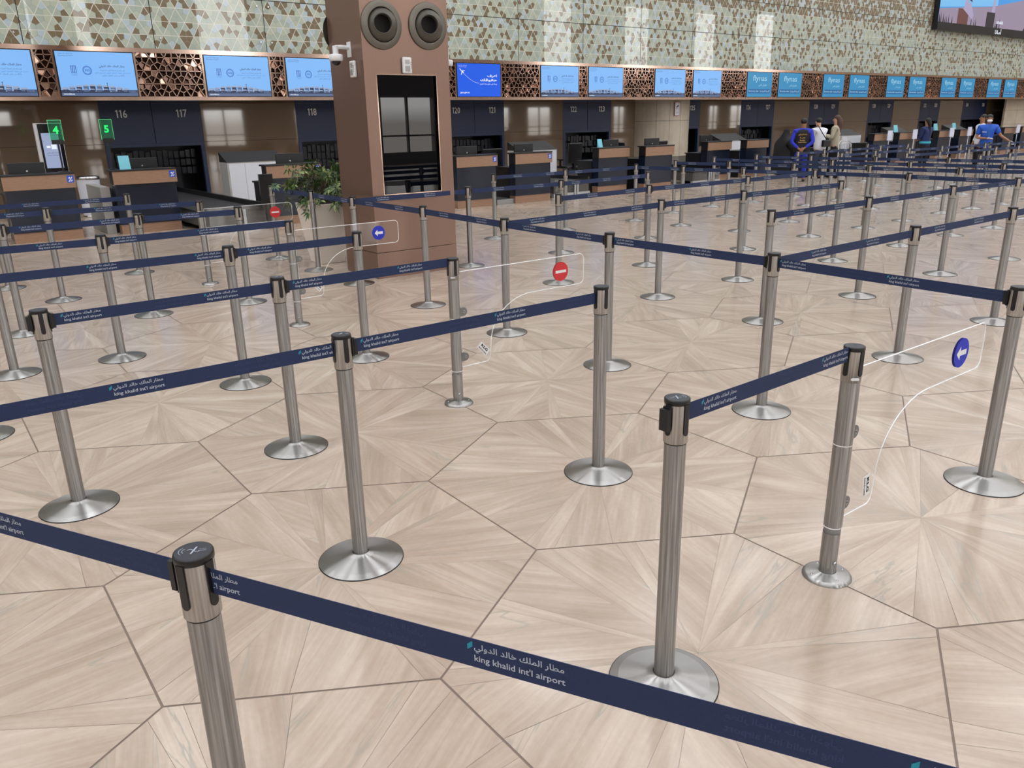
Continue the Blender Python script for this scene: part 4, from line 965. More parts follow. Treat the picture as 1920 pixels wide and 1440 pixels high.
def make_monitor(label):
    t = thing('desk_monitor', label, 'monitor', (0, 0, 0), 0, 'monitors on the desks')
    MB().box(-0.26, -0.02, 0.17, 0.26, 0.02, 0.47).build('screen_back', mat('monitor_black', rgb(26, 28, 32), 0.35), t, 0.006)
    MB().box(-0.03, 0.02, 0, 0.03, 0.05, 0.30).box(-0.12, -0.06, 0, 0.12, 0.12, 0.012).build('stand', black_plastic, t)
    disc_ = MB(); disc(disc_, 0, 0.34, -0.0215, 0.014, 0, 16); disc_.build('maker_badge', steel_plain, t, fix=False)
    return t
mo = make_monitor('wide black monitor on the leftmost desk'); mo.location = (1.72, 15.1, 0.935)
for x, y, l, zz in ((3.48, 15.15, 'black monitor behind the teal card on the second desk', .9), (5.85, 14.35, 'black monitor left of the shrub', .93), (9.68, 14.2, 'black monitor on the desk touching the pillar edge', .93), (11.2, 14.2, 'black monitor in front of the cabinet right of the pillar', .93),
                (14.3, 14.65, 'black monitor beside the teal and white card', .93), (15.45, 14.35, 'black monitor on the desk in front of the beige column', .94), (18.45, 15.1, 'black monitor on the desk right of the beige column', .94)):
    dup(mo, (x, y + 0.12, 0.75), 0, l)
mo.location = (1.72, 15.22, 0.75)
def make_chair(label):
    t = thing('office_chair', label, 'chair', (0, 0, 0), 0, 'black swivel chairs behind the desks')
    MB().box(-0.24, -0.24, 0.46, 0.24, 0.24, 0.53).build('seat', black_plastic, t, 0.03)
    MB().hexa([(-0.22, 0.23, 0.60), (0.22, 0.23, 0.60), (0.22, 0.29, 0.60), (-0.22, 0.29, 0.60)], [(-0.24, 0.30, 1.12), (0.24, 0.30, 1.12), (0.24, 0.34, 1.12), (-0.24, 0.34, 1.12)]).build('backrest', black_plastic, t, 0.02)
    MB().box(-0.03, 0.2, 0.44, 0.03, 0.28, 0.66).build('back_bracket', black_plastic, t)
    for s_ in (-1, 1): MB().box(s_ * 0.27 - 0.025, -0.14, 0.68, s_ * 0.27 + 0.025, 0.14, 0.71).box(s_ * 0.27 - 0.015, -0.03, 0.48, s_ * 0.27 + 0.015, 0.03, 0.69).build('armrest', black_plastic, t)
    b = MB().lathe([(0.03, 0.09), (0.03, 0.46)], 12)
    for q in range(5):
        a = 2 * PI * q / 5; b.tube([(0, 0, 0.10), (0.28 * math.cos(a), 0.28 * math.sin(a), 0.06)], [0.025, 0.015], 8); b.ell((0.29 * math.cos(a), 0.29 * math.sin(a), 0.035), (0.03, 0.03, 0.035), 8, 6)
    b.build('star_base', black_plastic, t)
    return t
c0 = make_chair('black swivel chair between the two desks right of the pillar'); c0.location = (10.9, 15.3, 0); c0.rotation_euler.z = PI - 0.2
dup(c0, (15.52, 15.3, 0), 1.35, 'black swivel chair seen side-on left of the column desk')
dup(c0, (16.48, 15.4, 0), PI + 0.3, 'black swivel chair right of the monitor before the beige column')
dup(c0, (14.5, 16.6, 0), PI, 'black swivel chair behind the conveyor left of the beige column')
dup(c0, (23.6, 15.2, 0), PI, 'black swivel chair behind the travellers')

def make_cabinet(label):
    t = thing('white_cabinet', label, 'cabinet', (0, 0, 0), 0, 'white cabinets with dark sloping lids')
    MB().box(0, 0, 0, 1.22, 0.48, 1.0).build('body', mat('cabinet_grey', rgb(178, 176, 172), 0.45), t)
    MB().box(0.03, -0.012, 0.1, 0.36, 0, 0.975).build('door', mat('cabinet_white', rgb(214, 218, 226), 0.4), t)
    MB().box(0.365, -0.012, 0.1, 1.19, 0, 0.975).build('door', mat('cabinet_white', rgb(214, 218, 226), 0.4), t)
    MB().prism([(-0.01, 1.0), (0.48, 1.0), (0.48, 1.20), (0.46, 1.20)], 'x', 0, 1.22).build('lid', mat('lid_dark', rgb(24, 22, 21), 0.6), t)
    return t
cb = make_cabinet('white cabinet with sloping dark lid left of the shrub'); cb.location = (5.52, 17.0, 0)
dup(cb, (12.38, 16.0, 0), 0, 'white cabinet with dark lid just right of the pillar')
dup(cb, (20.15, 16.0, 0), 0, 'white cabinet with dark lid right of the beige column')
dup(cb, (26.25, 15.75, 0), 0, 'white cabinet with dark lid beside the person in cream sweater')
dup(cb, (29.9, 15.9, 0), 0, 'white cabinet with dark lid left of the braided person')
dup(cb, (34.6, 15.9, 0), 0, 'white cabinet with dark lid left of the blue polo shirt')

def make_conveyor(label, w=1.08, L=6.2):
    t = thing('baggage_conveyor', label, 'conveyor', (0, 0, 0), 0, 'baggage conveyors between the desks')
    MB().box(0, 0, 0.30, w, L, 0.34).build('belt', dark_rubber, t)
    MB().box(0, 0.03, 0.09, w, L, 0.30).build('skirt', mat('conveyor_skirt', rgb(74, 72, 70), 0.5), t)
    MB().box(-0.02, 0.0, 0.0, w + 0.02, 0.08, 0.09).box(w * 0.55, -0.02, 0.0, w * 0.55 + 0.05, 0.0, 0.34).box(w * 0.55 + 0.08, -0.02, 0.0, w * 0.55 + 0.13, 0.0, 0.34).build('front_frame', mat('brushed_aluminium', rgb(190, 194, 198), 0.3, 0.8), t)
    MB().box(w - 0.05, 0.0, 0.34, w, L, 0.43).build('side_guard', black_plastic, t)
    MB().box(0.02, -0.012, 0.08, w, -0.004, 0.40).build('glass_front', acrylic, t)
    return t
cv = make_conveyor('baggage conveyor left of the shrub'); cv.location = (4.02, 13.95, 0)
cv = make_conveyor('baggage conveyor left of the beige column', L=1.7); cv.location = (12.0, 14.2, 0)
cv = make_conveyor('baggage conveyor in front of the beige column', L=4.5); cv.location = (16.86, 14.25, 0)
MB_ = MB().box(0, 0, 0, 0.95, 0.7, 0.10).build('floor_scale', mat('scale_steel', rgb(160, 162, 164), 0.3, 0.8), None, 0.004, loc=(10.18, 13.95, 0)); tag(MB_, 'low steel step between the two desks right of the pillar', 'step')
# dark glass-topped display on wheels beside the desk under 118
pn = thing('black_screen_panel', 'black upright panel between white cabinet and shrub', 'panel', (4.98, 13.75, 0))
MB().box(0, 0, 0.42, 0.24, 0.05, 0.92).build('panel', black_gloss, pn, 0.004); MB().box(0.08, 0.01, 0.0, 0.14, 0.04, 0.42).box(-0.0, -0.05, 0, 0.24, 0.12, 0.02).build('stand', black_plastic, pn)

# ---------------------------------------------------------------- things around the left desks
bn = thing('recycling_bin', 'white round recycling bin with steel rim beyond the left desks', 'bin', (3.13, 18.45, 0))
MB().lathe([(0.19, 0.03), (0.215, 0.74)], 40, cap0=True).build('body', mat('bin_white', rgb(212, 216, 226), 0.4), bn)
MB().lathe([(0.218, 0.74), (0.222, 0.745), (0.222, 0.80), (0.205, 0.805), (0.195, 0.79), (0.12, 0.775), (0.001, 0.774)], 40).build('rim', steel_plain, bn)
MB().lathe([(0.195, 0.0), (0.2, 0.03), (0.19, 0.035)], 40, cap0=True).build('foot', steel_plain, bn)
sw = MB()
for q in range(14):
    a0 = -PI * 0.62 + PI * 0.62 * q / 14; a1 = a0 + PI * 0.62 / 14
    h0 = 0.05 + 0.22 * (q / 14) ** 1.5; h1 = 0.05 + 0.22 * ((q + 1) / 14) ** 1.5
    rr = lambda z: 0.1905 + 0.025 * z / 0.71 + 0.0015
    sw.add([(rr(.05) * math.cos(a0), rr(.05) * math.sin(a0), 0.05), (rr(.05) * math.cos(a1), rr(.05) * math.sin(a1), 0.05), (rr(h1) * math.cos(a1), rr(h1) * math.sin(a1), h1), (rr(h0) * math.cos(a0), rr(h0) * math.sin(a0), h0)], [(0, 1, 2, 3)])
sw.build('teal_wave', mat('bin_teal', rgb(24, 92, 104), 0.4), bn)
def wrap(mb_flat, r, z0, a_c, name, mt, parent):
    v = [((r + 0.003) * math.cos(a_c + x / r), (r + 0.003) * math.sin(a_c + x / r), z0 + z) for x, _, z in mb_flat.v]
    q = MB(); q.add(v, mb_flat.f); q.mi = mb_flat.mi; return q.build(name, mt, parent, fix=False)
fl = MB(); put_text(fl, AIRPORT, 0, 0.06, 0, width=0.19, height=0.028, align='c', bold=0.01); put_text(fl, "king khalid int'l airport", 0, 0.03, 0, width=0.19, height=0.02, align='c', bold=0.01)
ac = math.atan2(-18.45, -3.13) + 0.25
wrap(fl, 0.212, 0.55, ac, 'bin_name_print', mat('bin_ink', rgb(34, 42, 74), 0.5), bn)
fl = MB()
for q in range(3):
    a = PI / 2 + q * 2 * PI / 3
    for aa in (0,):
        c, s_ = math.cos(a), math.sin(a)
        def R2(x, z): return (x * c - z * s_, 0, x * s_ + z * c)
        fl.add([R2(0.028, -0.034), R2(0.050, -0.004), R2(0.050, 0.016), R2(0.030, 0.016), R2(0.018, -0.012)], [(0, 1, 2, 3, 4)])
        fl.add([R2(0.026, 0.018), R2(0.058, 0.018), R2(0.042, 0.036)], [(0, 1, 2)])
put_text(fl, arabic('\u0648\u0631\u0642'), 0, -0.11, 0, width=0.04, height=0.025, align='c', bold=0.02); put_text(fl, 'Paper', 0, -0.145, 0, width=0.055, height=0.022, align='c', bold=0.02)
wrap(fl, 0.208, 0.42, ac, 'recycling_symbol', mat('bin_ink', rgb(34, 42, 74), 0.5), bn)
g = MB().box(0, 0, 0, 0.15, 1.2, 0.78); go = g.build('grey_side_panel', mat('panel_grey', rgb(150, 148, 144), 0.5), None, 0.004, loc=(2.70, 15.0, 0)); tag(go, 'grey side panel between the recycling bin and the teal-card desk', 'panel')
ks = thing('display_kiosk', 'tall white-edged display kiosk behind the leftmost desk', 'display kiosk', (2.17, 17.0, 0))
MB().box(0, 0, 0.0, 0.43, 0.12, 1.83).build('housing', mat('kiosk_white', rgb(206, 206, 208), 0.4), ks, 0.006)
MB().box(0.05, -0.012, 0.72, 0.42, 0, 1.82).build('glass_front', black_gloss, ks)
s = MB(); KM = [emit('kiosk_grey_blue', rgb(150, 162, 194)), INK, WHT]
quad(s, 0.085, 1.05, 0.36, 1.66, -0.014, 0); put_text(s, AIRPORT, 0.22, 1.62, -0.016, width=0.15, height=0.018, mi=1, align='c'); quad(s, 0.14, 1.40, 0.20, 1.44, -0.016, 2); quad(s, 0.215, 1.38, 0.30, 1.46, -0.016, 2); put_text(s, arabic('\u062E\u062F\u0645\u0627\u062A \u0627\u0644\u0645\u0633\u0627\u0641\u0631\u064A\u0646'), 0.22, 1.30, -0.016, width=0.2, height=0.03, mi=1, align='c'); put_text(s, 'Guest Services', 0.22, 1.265, -0.016, width=0.18, height=0.022, mi=1, align='c')
s.build('display', KM, ks, fix=False)
grn = emit('green_led_numeral', rgb(30, 235, 110), 1.2)
def number_stand(d, label, x, y, z):
    t = thing('number_stand', label, 'number sign', (x, y, 1.058), 0, 'green lit number signs')
    MB().box(-0.012, -0.012, 0, 0.012, 0.012, z - 1.058 - 0.02).box(-0.07, -0.07, 0, 0.07, 0.07, 0.012).build('pole', black_plastic, t)
    MB().box(-0.085, -0.02, z - 1.058 - 0.03, 0.085, 0.02, z - 1.058 + 0.04).build('holder', black_plastic, t)
    MB().box(-0.095, -0.005, z - 1.058 + 0.02, 0.095, 0.005, z - 1.058 + 0.34).build('plate', acr_green, t, 0.004)
    m_ = MB(); put_text(m_, d, 0, z - 1.058 + 0.13, -0.007, None, 0.12, bold=0.04, align='c'); m_.build('numeral', grn, t, fix=False)
    e_ = MB(); zz = z - 1.058
    e_.box(-0.097, -0.006, zz + 0.02, -0.093, 0.006, zz + 0.342).box(0.093, -0.006, zz + 0.02, 0.097, 0.006, zz + 0.342).box(-0.097, -0.006, zz + 0.338, 0.097, 0.006, zz + 0.344).build('lit_edge', emit('green_edge_glow', rgb(110, 235, 160), 0.9), t)
number_stand('4', 'green glowing four on a black stand, far left', 2.21, 15.0, 1.52)
number_stand('5', 'green glowing five on a black stand above the recycling bin', 2.97, 15.05, 1.52)
def card(label, x, y, w, h, mt, name='leaflet_card', z=1.058):
    t = MB().hexa([(-w / 2, -0.01, 0), (w / 2, -0.01, 0), (w / 2, 0.05, 0), (-w / 2, 0.05, 0)], [(-w / 2, 0.045, h), (w / 2, 0.045, h), (w / 2, 0.05, h), (-w / 2, 0.05, h)]).build(name, mt, None, loc=(x, y, z))
    return tag(t, label, 'desk card', 'cards standing on the desks')
tealc = mat('teal_card', rgb(120, 196, 214), 0.5); blc = mat('pale_card', rgb(206, 212, 236), 0.5)
card('teal card standing near the green five sign', 3.13, 14.9, 0.17, 0.22, tealc)
card('teal and white card just left of the beige column', 13.66, 14.45, 0.14, 0.19, tealc)
for i, (x, z) in enumerate(((28.6, .0), (31.5, .0), (32.95, .0))): card(('teal card left of the woman with the braid', 'teal card right of the woman with the braid', 'teal card just left of the blue polo shirt')[i], x, 15.1, 0.26, 0.24, tealc)
for i, x in enumerate((27.3, 29.0, 31.72, 33.15, 37.5)):
    t = MB().box(-0.15, 0, 0.82, 0.15, 0.02, 1.14).box(-0.01, 0.02, 0.0, 0.01, 0.04, 0.9).build('leaflet_stand', blc, None, loc=(x, 14.6, 0)); tag(t, ('white leaflet stand right of the person in cream sweater', 'white leaflet stand left of the woman with the braid', 'white leaflet stand right of the woman with the braid', 'white leaflet stand before the second desk right of the braid', 'white leaflet stand right of the man in blue polo')[i], 'leaflet stand', 'white leaflet stands')
sg = thing('camera_notice', 'red-framed surveillance notice on the beige column', 'notice', (21.53, 19.160, 1.76))
MB().box(0, 0, 0, 0.26, 0.01, 0.44).build('frame', mat('notice_red', rgb(168, 92, 100), 0.5), sg)
s = MB(); quad(s, 0.015, 0.015, 0.245, 0.425, -0.002, 0); poly(s, [(0.07, 0.30), (0.17, 0.35), (0.19, 0.31), (0.09, 0.26)], -0.004, 1); quad(s, 0.09, 0.22, 0.11, 0.29, -0.004, 1); put_text(s, 'CCTV', 0.13, 0.08, -0.004, width=0.13, height=0.04, mi=1, align='c'); s.build('face', [mat('notice_white', rgb(206, 212, 222), 0.5), mat('notice_ink', rgb(40, 52, 70), 0.5)], sg, fix=False)

# ---------------------------------------------------------------- planter with shrub
pt = thing('planter', 'tall tapered warm white planter left of the bronze pillar', 'planter', (4.30, 9.72, 0))
b4 = [(-0.15, -0.18, 0), (0.17, -0.18, 0), (0.17, 0.17, 0), (-0.15, 0.17, 0)]; t4 = [(-0.25, -0.27, 0.76), (0.27, -0.27, 0.76), (0.27, 0.27, 0.76), (-0.25, 0.27, 0.76)]
MB().hexa(b4, t4).build('pot', planter_mat, pt, 0.006)
MB().box(-0.22, -0.24, 0.755, 0.24, 0.24, 0.766).build('soil', soil_mat, pt)
sh = thing('potted_shrub', 'bushy green umbrella-leaf shrub in the white planter', 'plant', (4.28, 9.72, 0.76))
rnd = random.Random(11); st = MB(); fo = MB()
for q in range(34):
    a = rnd.uniform(0, 2 * PI); r = 0.47 * math.sqrt(rnd.random()); h = 0.60 * (1 - (r / 0.62) ** 2) * rnd.uniform(0.35, 1.0) + 0.02
    if rnd.random() < 0.3: h = rnd.uniform(-0.12, 0.12); r = rnd.uniform(0.28, 0.48)
    tip = Vector((r * math.cos(a), r * math.sin(a), h)); mid = Vector((tip.x * 0.35, tip.y * 0.35, max(h, 0.05) * 0.7 + 0.05))
    st.tube([(rnd.uniform(-.08, .08), rnd.uniform(-.08, .08), 0.0), mid, tip], [0.008, 0.006, 0.004], 6)
    for w in range(4):
        base = mid.lerp(tip, 0.3 + 0.7 * w / 3) + Vector((rnd.uniform(-.09, .09), rnd.uniform(-.09, .09), rnd.uniform(-.05, .06)))
        ax = (Vector((math.cos(a), math.sin(a), 0)) * 0.7 + Vector((rnd.uniform(-.7, .7), rnd.uniform(-.7, .7), rnd.uniform(0.2, 0.9)))).normalized()
        e1 = ax.orthogonal().normalized(); e2 = ax.cross(e1)
        nl = rnd.choice((6, 7, 8))
        for k in range(nl):
            th = 2 * PI * k / nl + rnd.uniform(-.15, .15)
            d_ = (math.cos(th) * e1 + math.sin(th) * e2) * 0.95 + ax * 0.12 - Vector((0, 0, 0.22)); d_.normalize()
            sd = d_.cross(ax).normalized(); L = rnd.uniform(0.075, 0.115); wd = L * 0.17; dr = Vector((0, 0, -0.02))
            up = sd.cross(d_).normalized() * 0.004
            v = [base + d_ * 0.012, base + d_ * L * 0.4 + sd * wd, base + d_ * L + dr, base + d_ * L * 0.4 - sd * wd, base + d_ * L * 0.45 - up]
            fo.add(v, [(0, 1, 4), (1, 2, 4), (2, 3, 4), (3, 0, 4)], 1 if rnd.random() < 0.28 else 0)
st.build('stems', stem_mat, sh); fo.build('foliage', [leaf_a, leaf_b], sh, fix=False)

# ---------------------------------------------------------------- people
def skin_mesh(chains, sub=2, root=0):
    """chains: lists of (x, y, z, r); the first point of a later chain is welded to the nearest existing joint"""
    bm = bmesh.new(); lay = bm.verts.layers.skin.verify(); allv = []
    for n, ch in enumerate(chains):
        prev = None
        for i, (x, y, z, r) in enumerate(ch):
            if n and i == 0:
                prev = min(allv, key=lambda w: (w.co - Vector((x, y, z))).length); continue
            v = bm.verts.new((x, y, z)); v[lay].radius = (r, r); v[lay].use_root = not allv
            allv.append(v)
            if prev is not None: bm.edges.new((prev, v))
            prev = v
    me = bpy.data.meshes.new('sk'); bm.to_mesh(me); bm.free()
    o = bpy.data.objects.new('sk', me); col.objects.link(o)
    o.modifiers.new('s', 'SKIN').use_smooth_shade = True
    q = o.modifiers.new('u', 'SUBSURF'); q.levels = sub; q.render_levels = sub
    dg = bpy.context.evaluated_depsgraph_get(); out = bpy.data.meshes.new_from_object(o.evaluated_get(dg))
    bpy.data.objects.remove(o); bpy.data.meshes.remove(me)
    return out
def place_mesh(me, name, m, parent):
    me.materials.clear(); me.materials.append(m); me.name = name
    for p in me.polygons: p.use_smooth = True
    o = bpy.data.objects.new(name, me); col.objects.link(o); o.parent = parent; return o
def hand(w, d, side, k=1.0):
    """five finger chains from wrist w along unit direction d"""
    d = Vector(d).normalized(); s = Vector((1, 0, 0)) if abs(d.x) < 0.8 else Vector((0, 1, 0)); s = (s - s.dot(d) * d).normalized(); u = d.cross(s)
    out = []; palm = Vector(w) + d * 0.05
    pl = [tuple(Vector(w)) + (0.026,), tuple(palm) + (0.030,)]
    out.append(pl)
    for i, (o_, L) in enumerate(((-0.030, 0.065), (-0.010, 0.08), (0.010, 0.075), (0.030, 0.055))):
        a = palm + s * o_ + d * 0.03; b = a + d * L * 0.5 + u * 0.008; c = b + (d * 0.75 + u * 0.6).normalized() * L * 0.5
        out.append([tuple(palm) + (0.03,), tuple(a) + (0.0105,), tuple(b) + (0.0095,), tuple(c) + (0.008,)])
    a = Vector(w) + d * 0.02 + s * 0.035 * side; b = a + (d * 0.6 + s * side * 0.7).normalized() * 0.045
    out.append([tuple(palm) + (0.03,), tuple(a) + (0.012,), tuple(b) + (0.009,)])
    return out
def person(label, x, y, rz, H, skin, lean=0.0, arms=None, legs=True, hairm=None, hair='short', shirt=None, trousers=None, sleeves=2, slim=1.0, headturn=0.0):
    """faces +Y in its own space"""
    k = H / 1.75
    t = thing('person', label, 'person', (x, y, 0), rz)
    S = lambda p: (p[0] * k, p[1] * k, p[2] * k) + ((p[3] * k,) if len(p) > 3 else ())
    ly = lambda z: lean * max(0, z - 0.95)
    pel = (0, 0, 0.96); ch = (0, ly(1.32), 1.30); nk = (0, ly(1.50), 1.49); hd0 = (0, ly(1.58) + 0.01, 1.58); hd1 = (0, ly(1.66) + 0.015, 1.67)
    body = [[S((*pel, 0.10 * slim)), S((0, ly(1.12), 1.12, 0.095 * slim)), S((*ch, 0.11 * slim)), S((0, ly(1.42), 1.42, 0.075 * slim)), S((*nk, 0.055)), S((*hd0, 0.078)), S((*hd1, 0.082)), S((hd1[0], hd1[1], 1.715, 0.055))]]
    A = arms or {-1: ((-0.23, 0.0, 1.15), (-0.22, 0.10, 0.92)), 1: ((0.23, 0.0, 1.15), (0.22, 0.10, 0.92))}
    hands = []
    for s in (-1, 1):
        sh_ = (s * 0.17 * slim, ly(1.40), 1.40); el, wr = A[s]
        el = (el[0], el[1] + ly(1.2), el[2]); wr = (wr[0], wr[1] + ly(1.1), wr[2])
        body.append([S((0, ly(1.42), 1.42, 0.1)), S((*sh_, 0.045 * slim)), S((*el, 0.043)), S((*wr, 0.028))])
        d = (Vector(wr) - Vector(el)).normalized()
        body += [[S(q) for q in c] for c in hand(wr, d, -s)]
    if legs:
        for s in (-1, 1): body.append([S((*pel, 0.10)), S((s * 0.095, 0, 0.88, 0.075 * slim)), S((s * 0.11, 0.02, 0.50, 0.060)), S((s * 0.115, -0.01, 0.10, 0.042)), S((s * 0.125, 0.05, 0.035, 0.036)), S((s * 0.13, 0.14, 0.028, 0.028))])
    bo = place_mesh(skin_mesh(body), 'body', skin, t)
    hc = Vector(S(hd1)) - Vector((0, 0, 0.01))
    # face: nose, eyes, mouth, ears
    Rm = Matrix.Rotation(headturn, 3, 'Z')
    def hp(a, b, c): return hc + Rm @ Vector((a, b, c)) * k
    MB().ell(hp(0, 0.088, -0.025), (0.012, 0.016, 0.020), 8, 6).build('nose', skin, t)
    for s in (-1, 1):
        MB().ell(hp(s * 0.030, 0.078, 0.0), (0.012, 0.006, 0.006), 8, 6).build('eye', hair_black, t)
        MB().ell(hp(s * 0.084, 0.0, -0.01), (0.010, 0.018, 0.028), 8, 6).build('ear', skin, t)
    MB().ell(hp(0, 0.078, -0.062), (0.022, 0.007, 0.005), 8, 6).build('mouth', mat('lip', rgb(130, 78, 70), 0.6), t)
    if hairm:
        h_ = MB()
        h_.ell(hp(0, -0.030, 0.034), (0.092 * k, 0.092 * k, 0.084 * k), 18, 12)
        if hair == 'long':
            h_.tube([hp(0, -0.05, 0.05), hp(0, -0.10, -0.03), hp(0, -0.115, -0.18), hp(0, -0.10, -0.36), hp(0, -0.09, -0.50)], [0.06, 0.082, 0.080, 0.062, 0.02], 12)
        if hair == 'braid':
            h_.tube([hp(0, -0.05, 0.0), hp(0, -0.12, -0.10)] + [hp(0, -0.135 + 0.006 * (q % 2), -0.12 - 0.045 * q) for q in range(11)], [0.07, 0.055] + [0.042 if q % 2 else 0.032 for q in range(10)] + [0.01], 10)
        h_.build('hair', hairm, t)
    if shirt:
        top = [[S((0, 0, 0.80, 0.165 * slim)), S((0, 0, 0.92, 0.170 * slim)), S((0, ly(1.1), 1.10, 0.155 * slim)), S((0, ly(1.3), 1.30, 0.170 * slim)), S((0, ly(1.42), 1.43, 0.140 * slim)), S((0, ly(1.50), 1.505, 0.080))]]
        for s in (-1, 1):
            el, wr = A[s]; el = (el[0], el[1] + ly(1.2), el[2]); wr = (wr[0], wr[1] + ly(1.1), wr[2])
            c = [S((0, ly(1.42), 1.43, 0.11)), S((s * 0.175 * slim, ly(1.40), 1.40, 0.088 * slim))]
            if sleeves == 1: m_ = Vector((s * 0.17, ly(1.4), 1.4)).lerp(Vector(el), 0.75); c.append(S((*m_, 0.068)))
            else: c += [S((*el, 0.060)), S((*Vector(el).lerp(Vector(wr), 0.92), 0.044))]
            top.append(c)
        place_mesh(skin_mesh(top), 'shirt', shirt, t)
    if trousers:
        tr = [[S((0, 0, 0.98, 0.115 * slim)), S((0, 0, 0.88, 0.135 * slim))]]
        for s in (-1, 1): tr.append([S((0, 0, 0.90, 0.14)), S((s * 0.095, 0, 0.82, 0.105 * slim)), S((s * 0.11, 0.02, 0.50, 0.078)), S((s * 0.115, -0.01, 0.09, 0.062))])
        place_mesh(skin_mesh(tr), 'trousers', trousers, t)
    for s in (-1, 1):
        if legs: MB().ell(S((s * 0.125, 0.06, 0.035)), (0.052 * k, 0.135 * k, 0.036 * k), 12, 8).build('shoe', black_plastic, t)
    return t, hc, k
def face_to(x, y, tx, ty): return math.atan2(ty - y, tx - x) - PI / 2
blue = mat('uniform_blue', rgb(28, 44, 178), 0.7); blue2 = mat('polo_blue', rgb(28, 84, 188), 0.7); vest_m = mat('vest_black', rgb(16, 17, 22), 0.8)
white_c = mat('white_cotton', rgb(214, 216, 226), 0.75); cream = mat('cream_knit', rgb(176, 168, 148), 0.8); denim = mat('dark_denim', rgb(28, 34, 56), 0.8); teal_c = mat('teal_hem', rgb(60, 176, 196), 0.7); navy_c = mat('navy_jacket', rgb(22, 42, 92), 0.7); blk = mat('black_cloth', rgb(12, 12, 15), 0.85); grey_c = mat('grey_trousers', rgb(52, 56, 66), 0.8)
away = lambda x, y: face_to(0, 0, x, y)
# 1 man seen from behind, hands clasped at the back
x, y = 19.38, 12.75
t, hc, k = person('person from behind in black printed vest and blue sleeves, hands clasped behind', x, y, away(x, y), 1.60, skin_a, 0.0,
    {-1: ((-0.30, -0.10, 1.12), (-0.07, -0.19, 0.93)), 1: ((0.30, -0.10, 1.12), (0.07, -0.20, 0.95))}, hairm=hair_black, shirt=blue, trousers=blue, slim=1.15)
v = MB()
vp = [(0.225, 0.84), (0.225, 0.96), (0.225, 1.10), (0.240, 1.26), (0.235, 1.38), (0.20, 1.44), (0.09, 1.49)]
vs = []
for r, z in vp:
    for q in range(24):
        a = 2 * PI * q / 24; vs.append((r * math.cos(a) * k, r * 0.78 * math.sin(a) * k, z * k))
v.add(vs, [(j * 24 + i, j * 24 + (i + 1) % 24, (j + 1) * 24 + (i + 1) % 24, (j + 1) * 24 + i) for j in range(6) for i in range(24)], 0, True)
v.build('vest', vest_m, t)
g = MB()
for zz, w, txt in ((1.30, 0.22, '\u062E\u062F\u0645\u0627\u062A \u0627\u0644\u0645\u0633\u0627\u0641\u0631\u064A\u0646'), (1.22, 0.14, None), (1.15, 0.13, None), (1.09, 0.20, None)):
    if txt: put_text(g, arabic(txt), 0, zz * k, 0, width=w, height=0.05, align='c', bold=0.03)
    else: put_text(g, {0.14: '\u062E\u062F\u0645\u0629', 0.13: 'Service', 0.20: 'Passenger Service'}[w] if w != 0.14 else arabic('\u062E\u062F\u0645\u0629'), 0, zz * k, 0, width=w, height=0.04, align='c', bold=0.03)
go = g.build('vest_print', mat('print_gold', rgb(196, 158, 96), 0.6), t, fix=False); go.location = (0, -0.192 * k, 0)
# 2 man in white shirt with crossbody bag
x, y = 20.62, 13.0
t, hc, k = person('person in white shirt with black crossbody bag leaning over a desk', x, y, away(x, y) + 0.75, 1.60, skin_b, 0.22,
    {-1: ((-0.22, 0.12, 1.16), (-0.15, 0.36, 1.10)), 1: ((0.22, 0.12, 1.16), (0.15, 0.36, 1.10))}, hairm=hair_black, shirt=white_c, trousers=grey_c, slim=1.15)
b = MB().box(-0.13, -0.27, 0.86, 0.13, -0.18, 1.04).build('bag', black_plastic, t, 0.02)
MB().tube([(0.02, -0.235, 1.02), (-0.10, -0.16, 1.22), (-0.15, -0.02, 1.42), (-0.10, 0.18, 1.36)], 0.014, 6).build('bag_strap', black_plastic, t)
# 3 woman in black abaya bending by the desk
x, y = 19.95, 13.75
t = thing('person', 'person in black veil and gown sitting low beside the desk', 'person', (x, y, 0), away(x, y) - 0.9)
ab = skin_mesh([[(0, 0, 0.06, 0.30), (0, 0, 0.45, 0.27), (0, 0, 0.75, 0.22), (0, 0.04, 1.02, 0.18), (0, 0.09, 1.17, 0.10), (0, 0.13, 1.27, 0.10), (0, 0.14, 1.34, 0.07)], [(0, 0.04, 1.02, 0.1), (0.19, 0.06, 1.0, 0.085), (0.24, 0.16, 0.82, 0.07), (0.12, 0.36, 0.84, 0.055)], [(0, 0.04, 1.02, 0.1), (-0.19, 0.06, 1.0, 0.085), (-0.24, 0.16, 0.82, 0.07), (-0.12, 0.36, 0.84, 0.055)]])
place_mesh(ab, 'gown', blk, t)
fc = [[(0, 0.13, 1.2, 0.05), (0, 0.185, 1.25, 0.06), (0, 0.19, 1.29, 0.058)]]
place_mesh(skin_mesh(fc), 'body', skin_b, t)
for s in (-1, 1):
    place_mesh(skin_mesh([[(s * 0.13, 0.34, 0.84, 0.022), (s * 0.12, 0.39, 0.84, 0.024)]] + hand((s * 0.12, 0.38, 0.84), (0, 1, 0.05), -s)), 'hand', skin_b, t)
    MB().ell((s * 0.026, 0.243, 1.285), (0.011, 0.006, 0.006), 8, 6).build('eye', hair_black, t)
# 4 woman with long hair in a light sweater
x, y = 21.35, 13.0
t, hc, k = person('person with long brown hair in cream sweater, hands raised at a phone', x, y, away(x, y) + 1.35, 1.66, skin_b, 0.02,
    {-1: ((-0.20, 0.06, 1.12), (-0.10, 0.30, 1.22)), 1: ((0.20, 0.06, 1.12), (0.08, 0.31, 1.22))}, hairm=hair_brown, hair='long', shirt=cream, trousers=blk, slim=0.88)
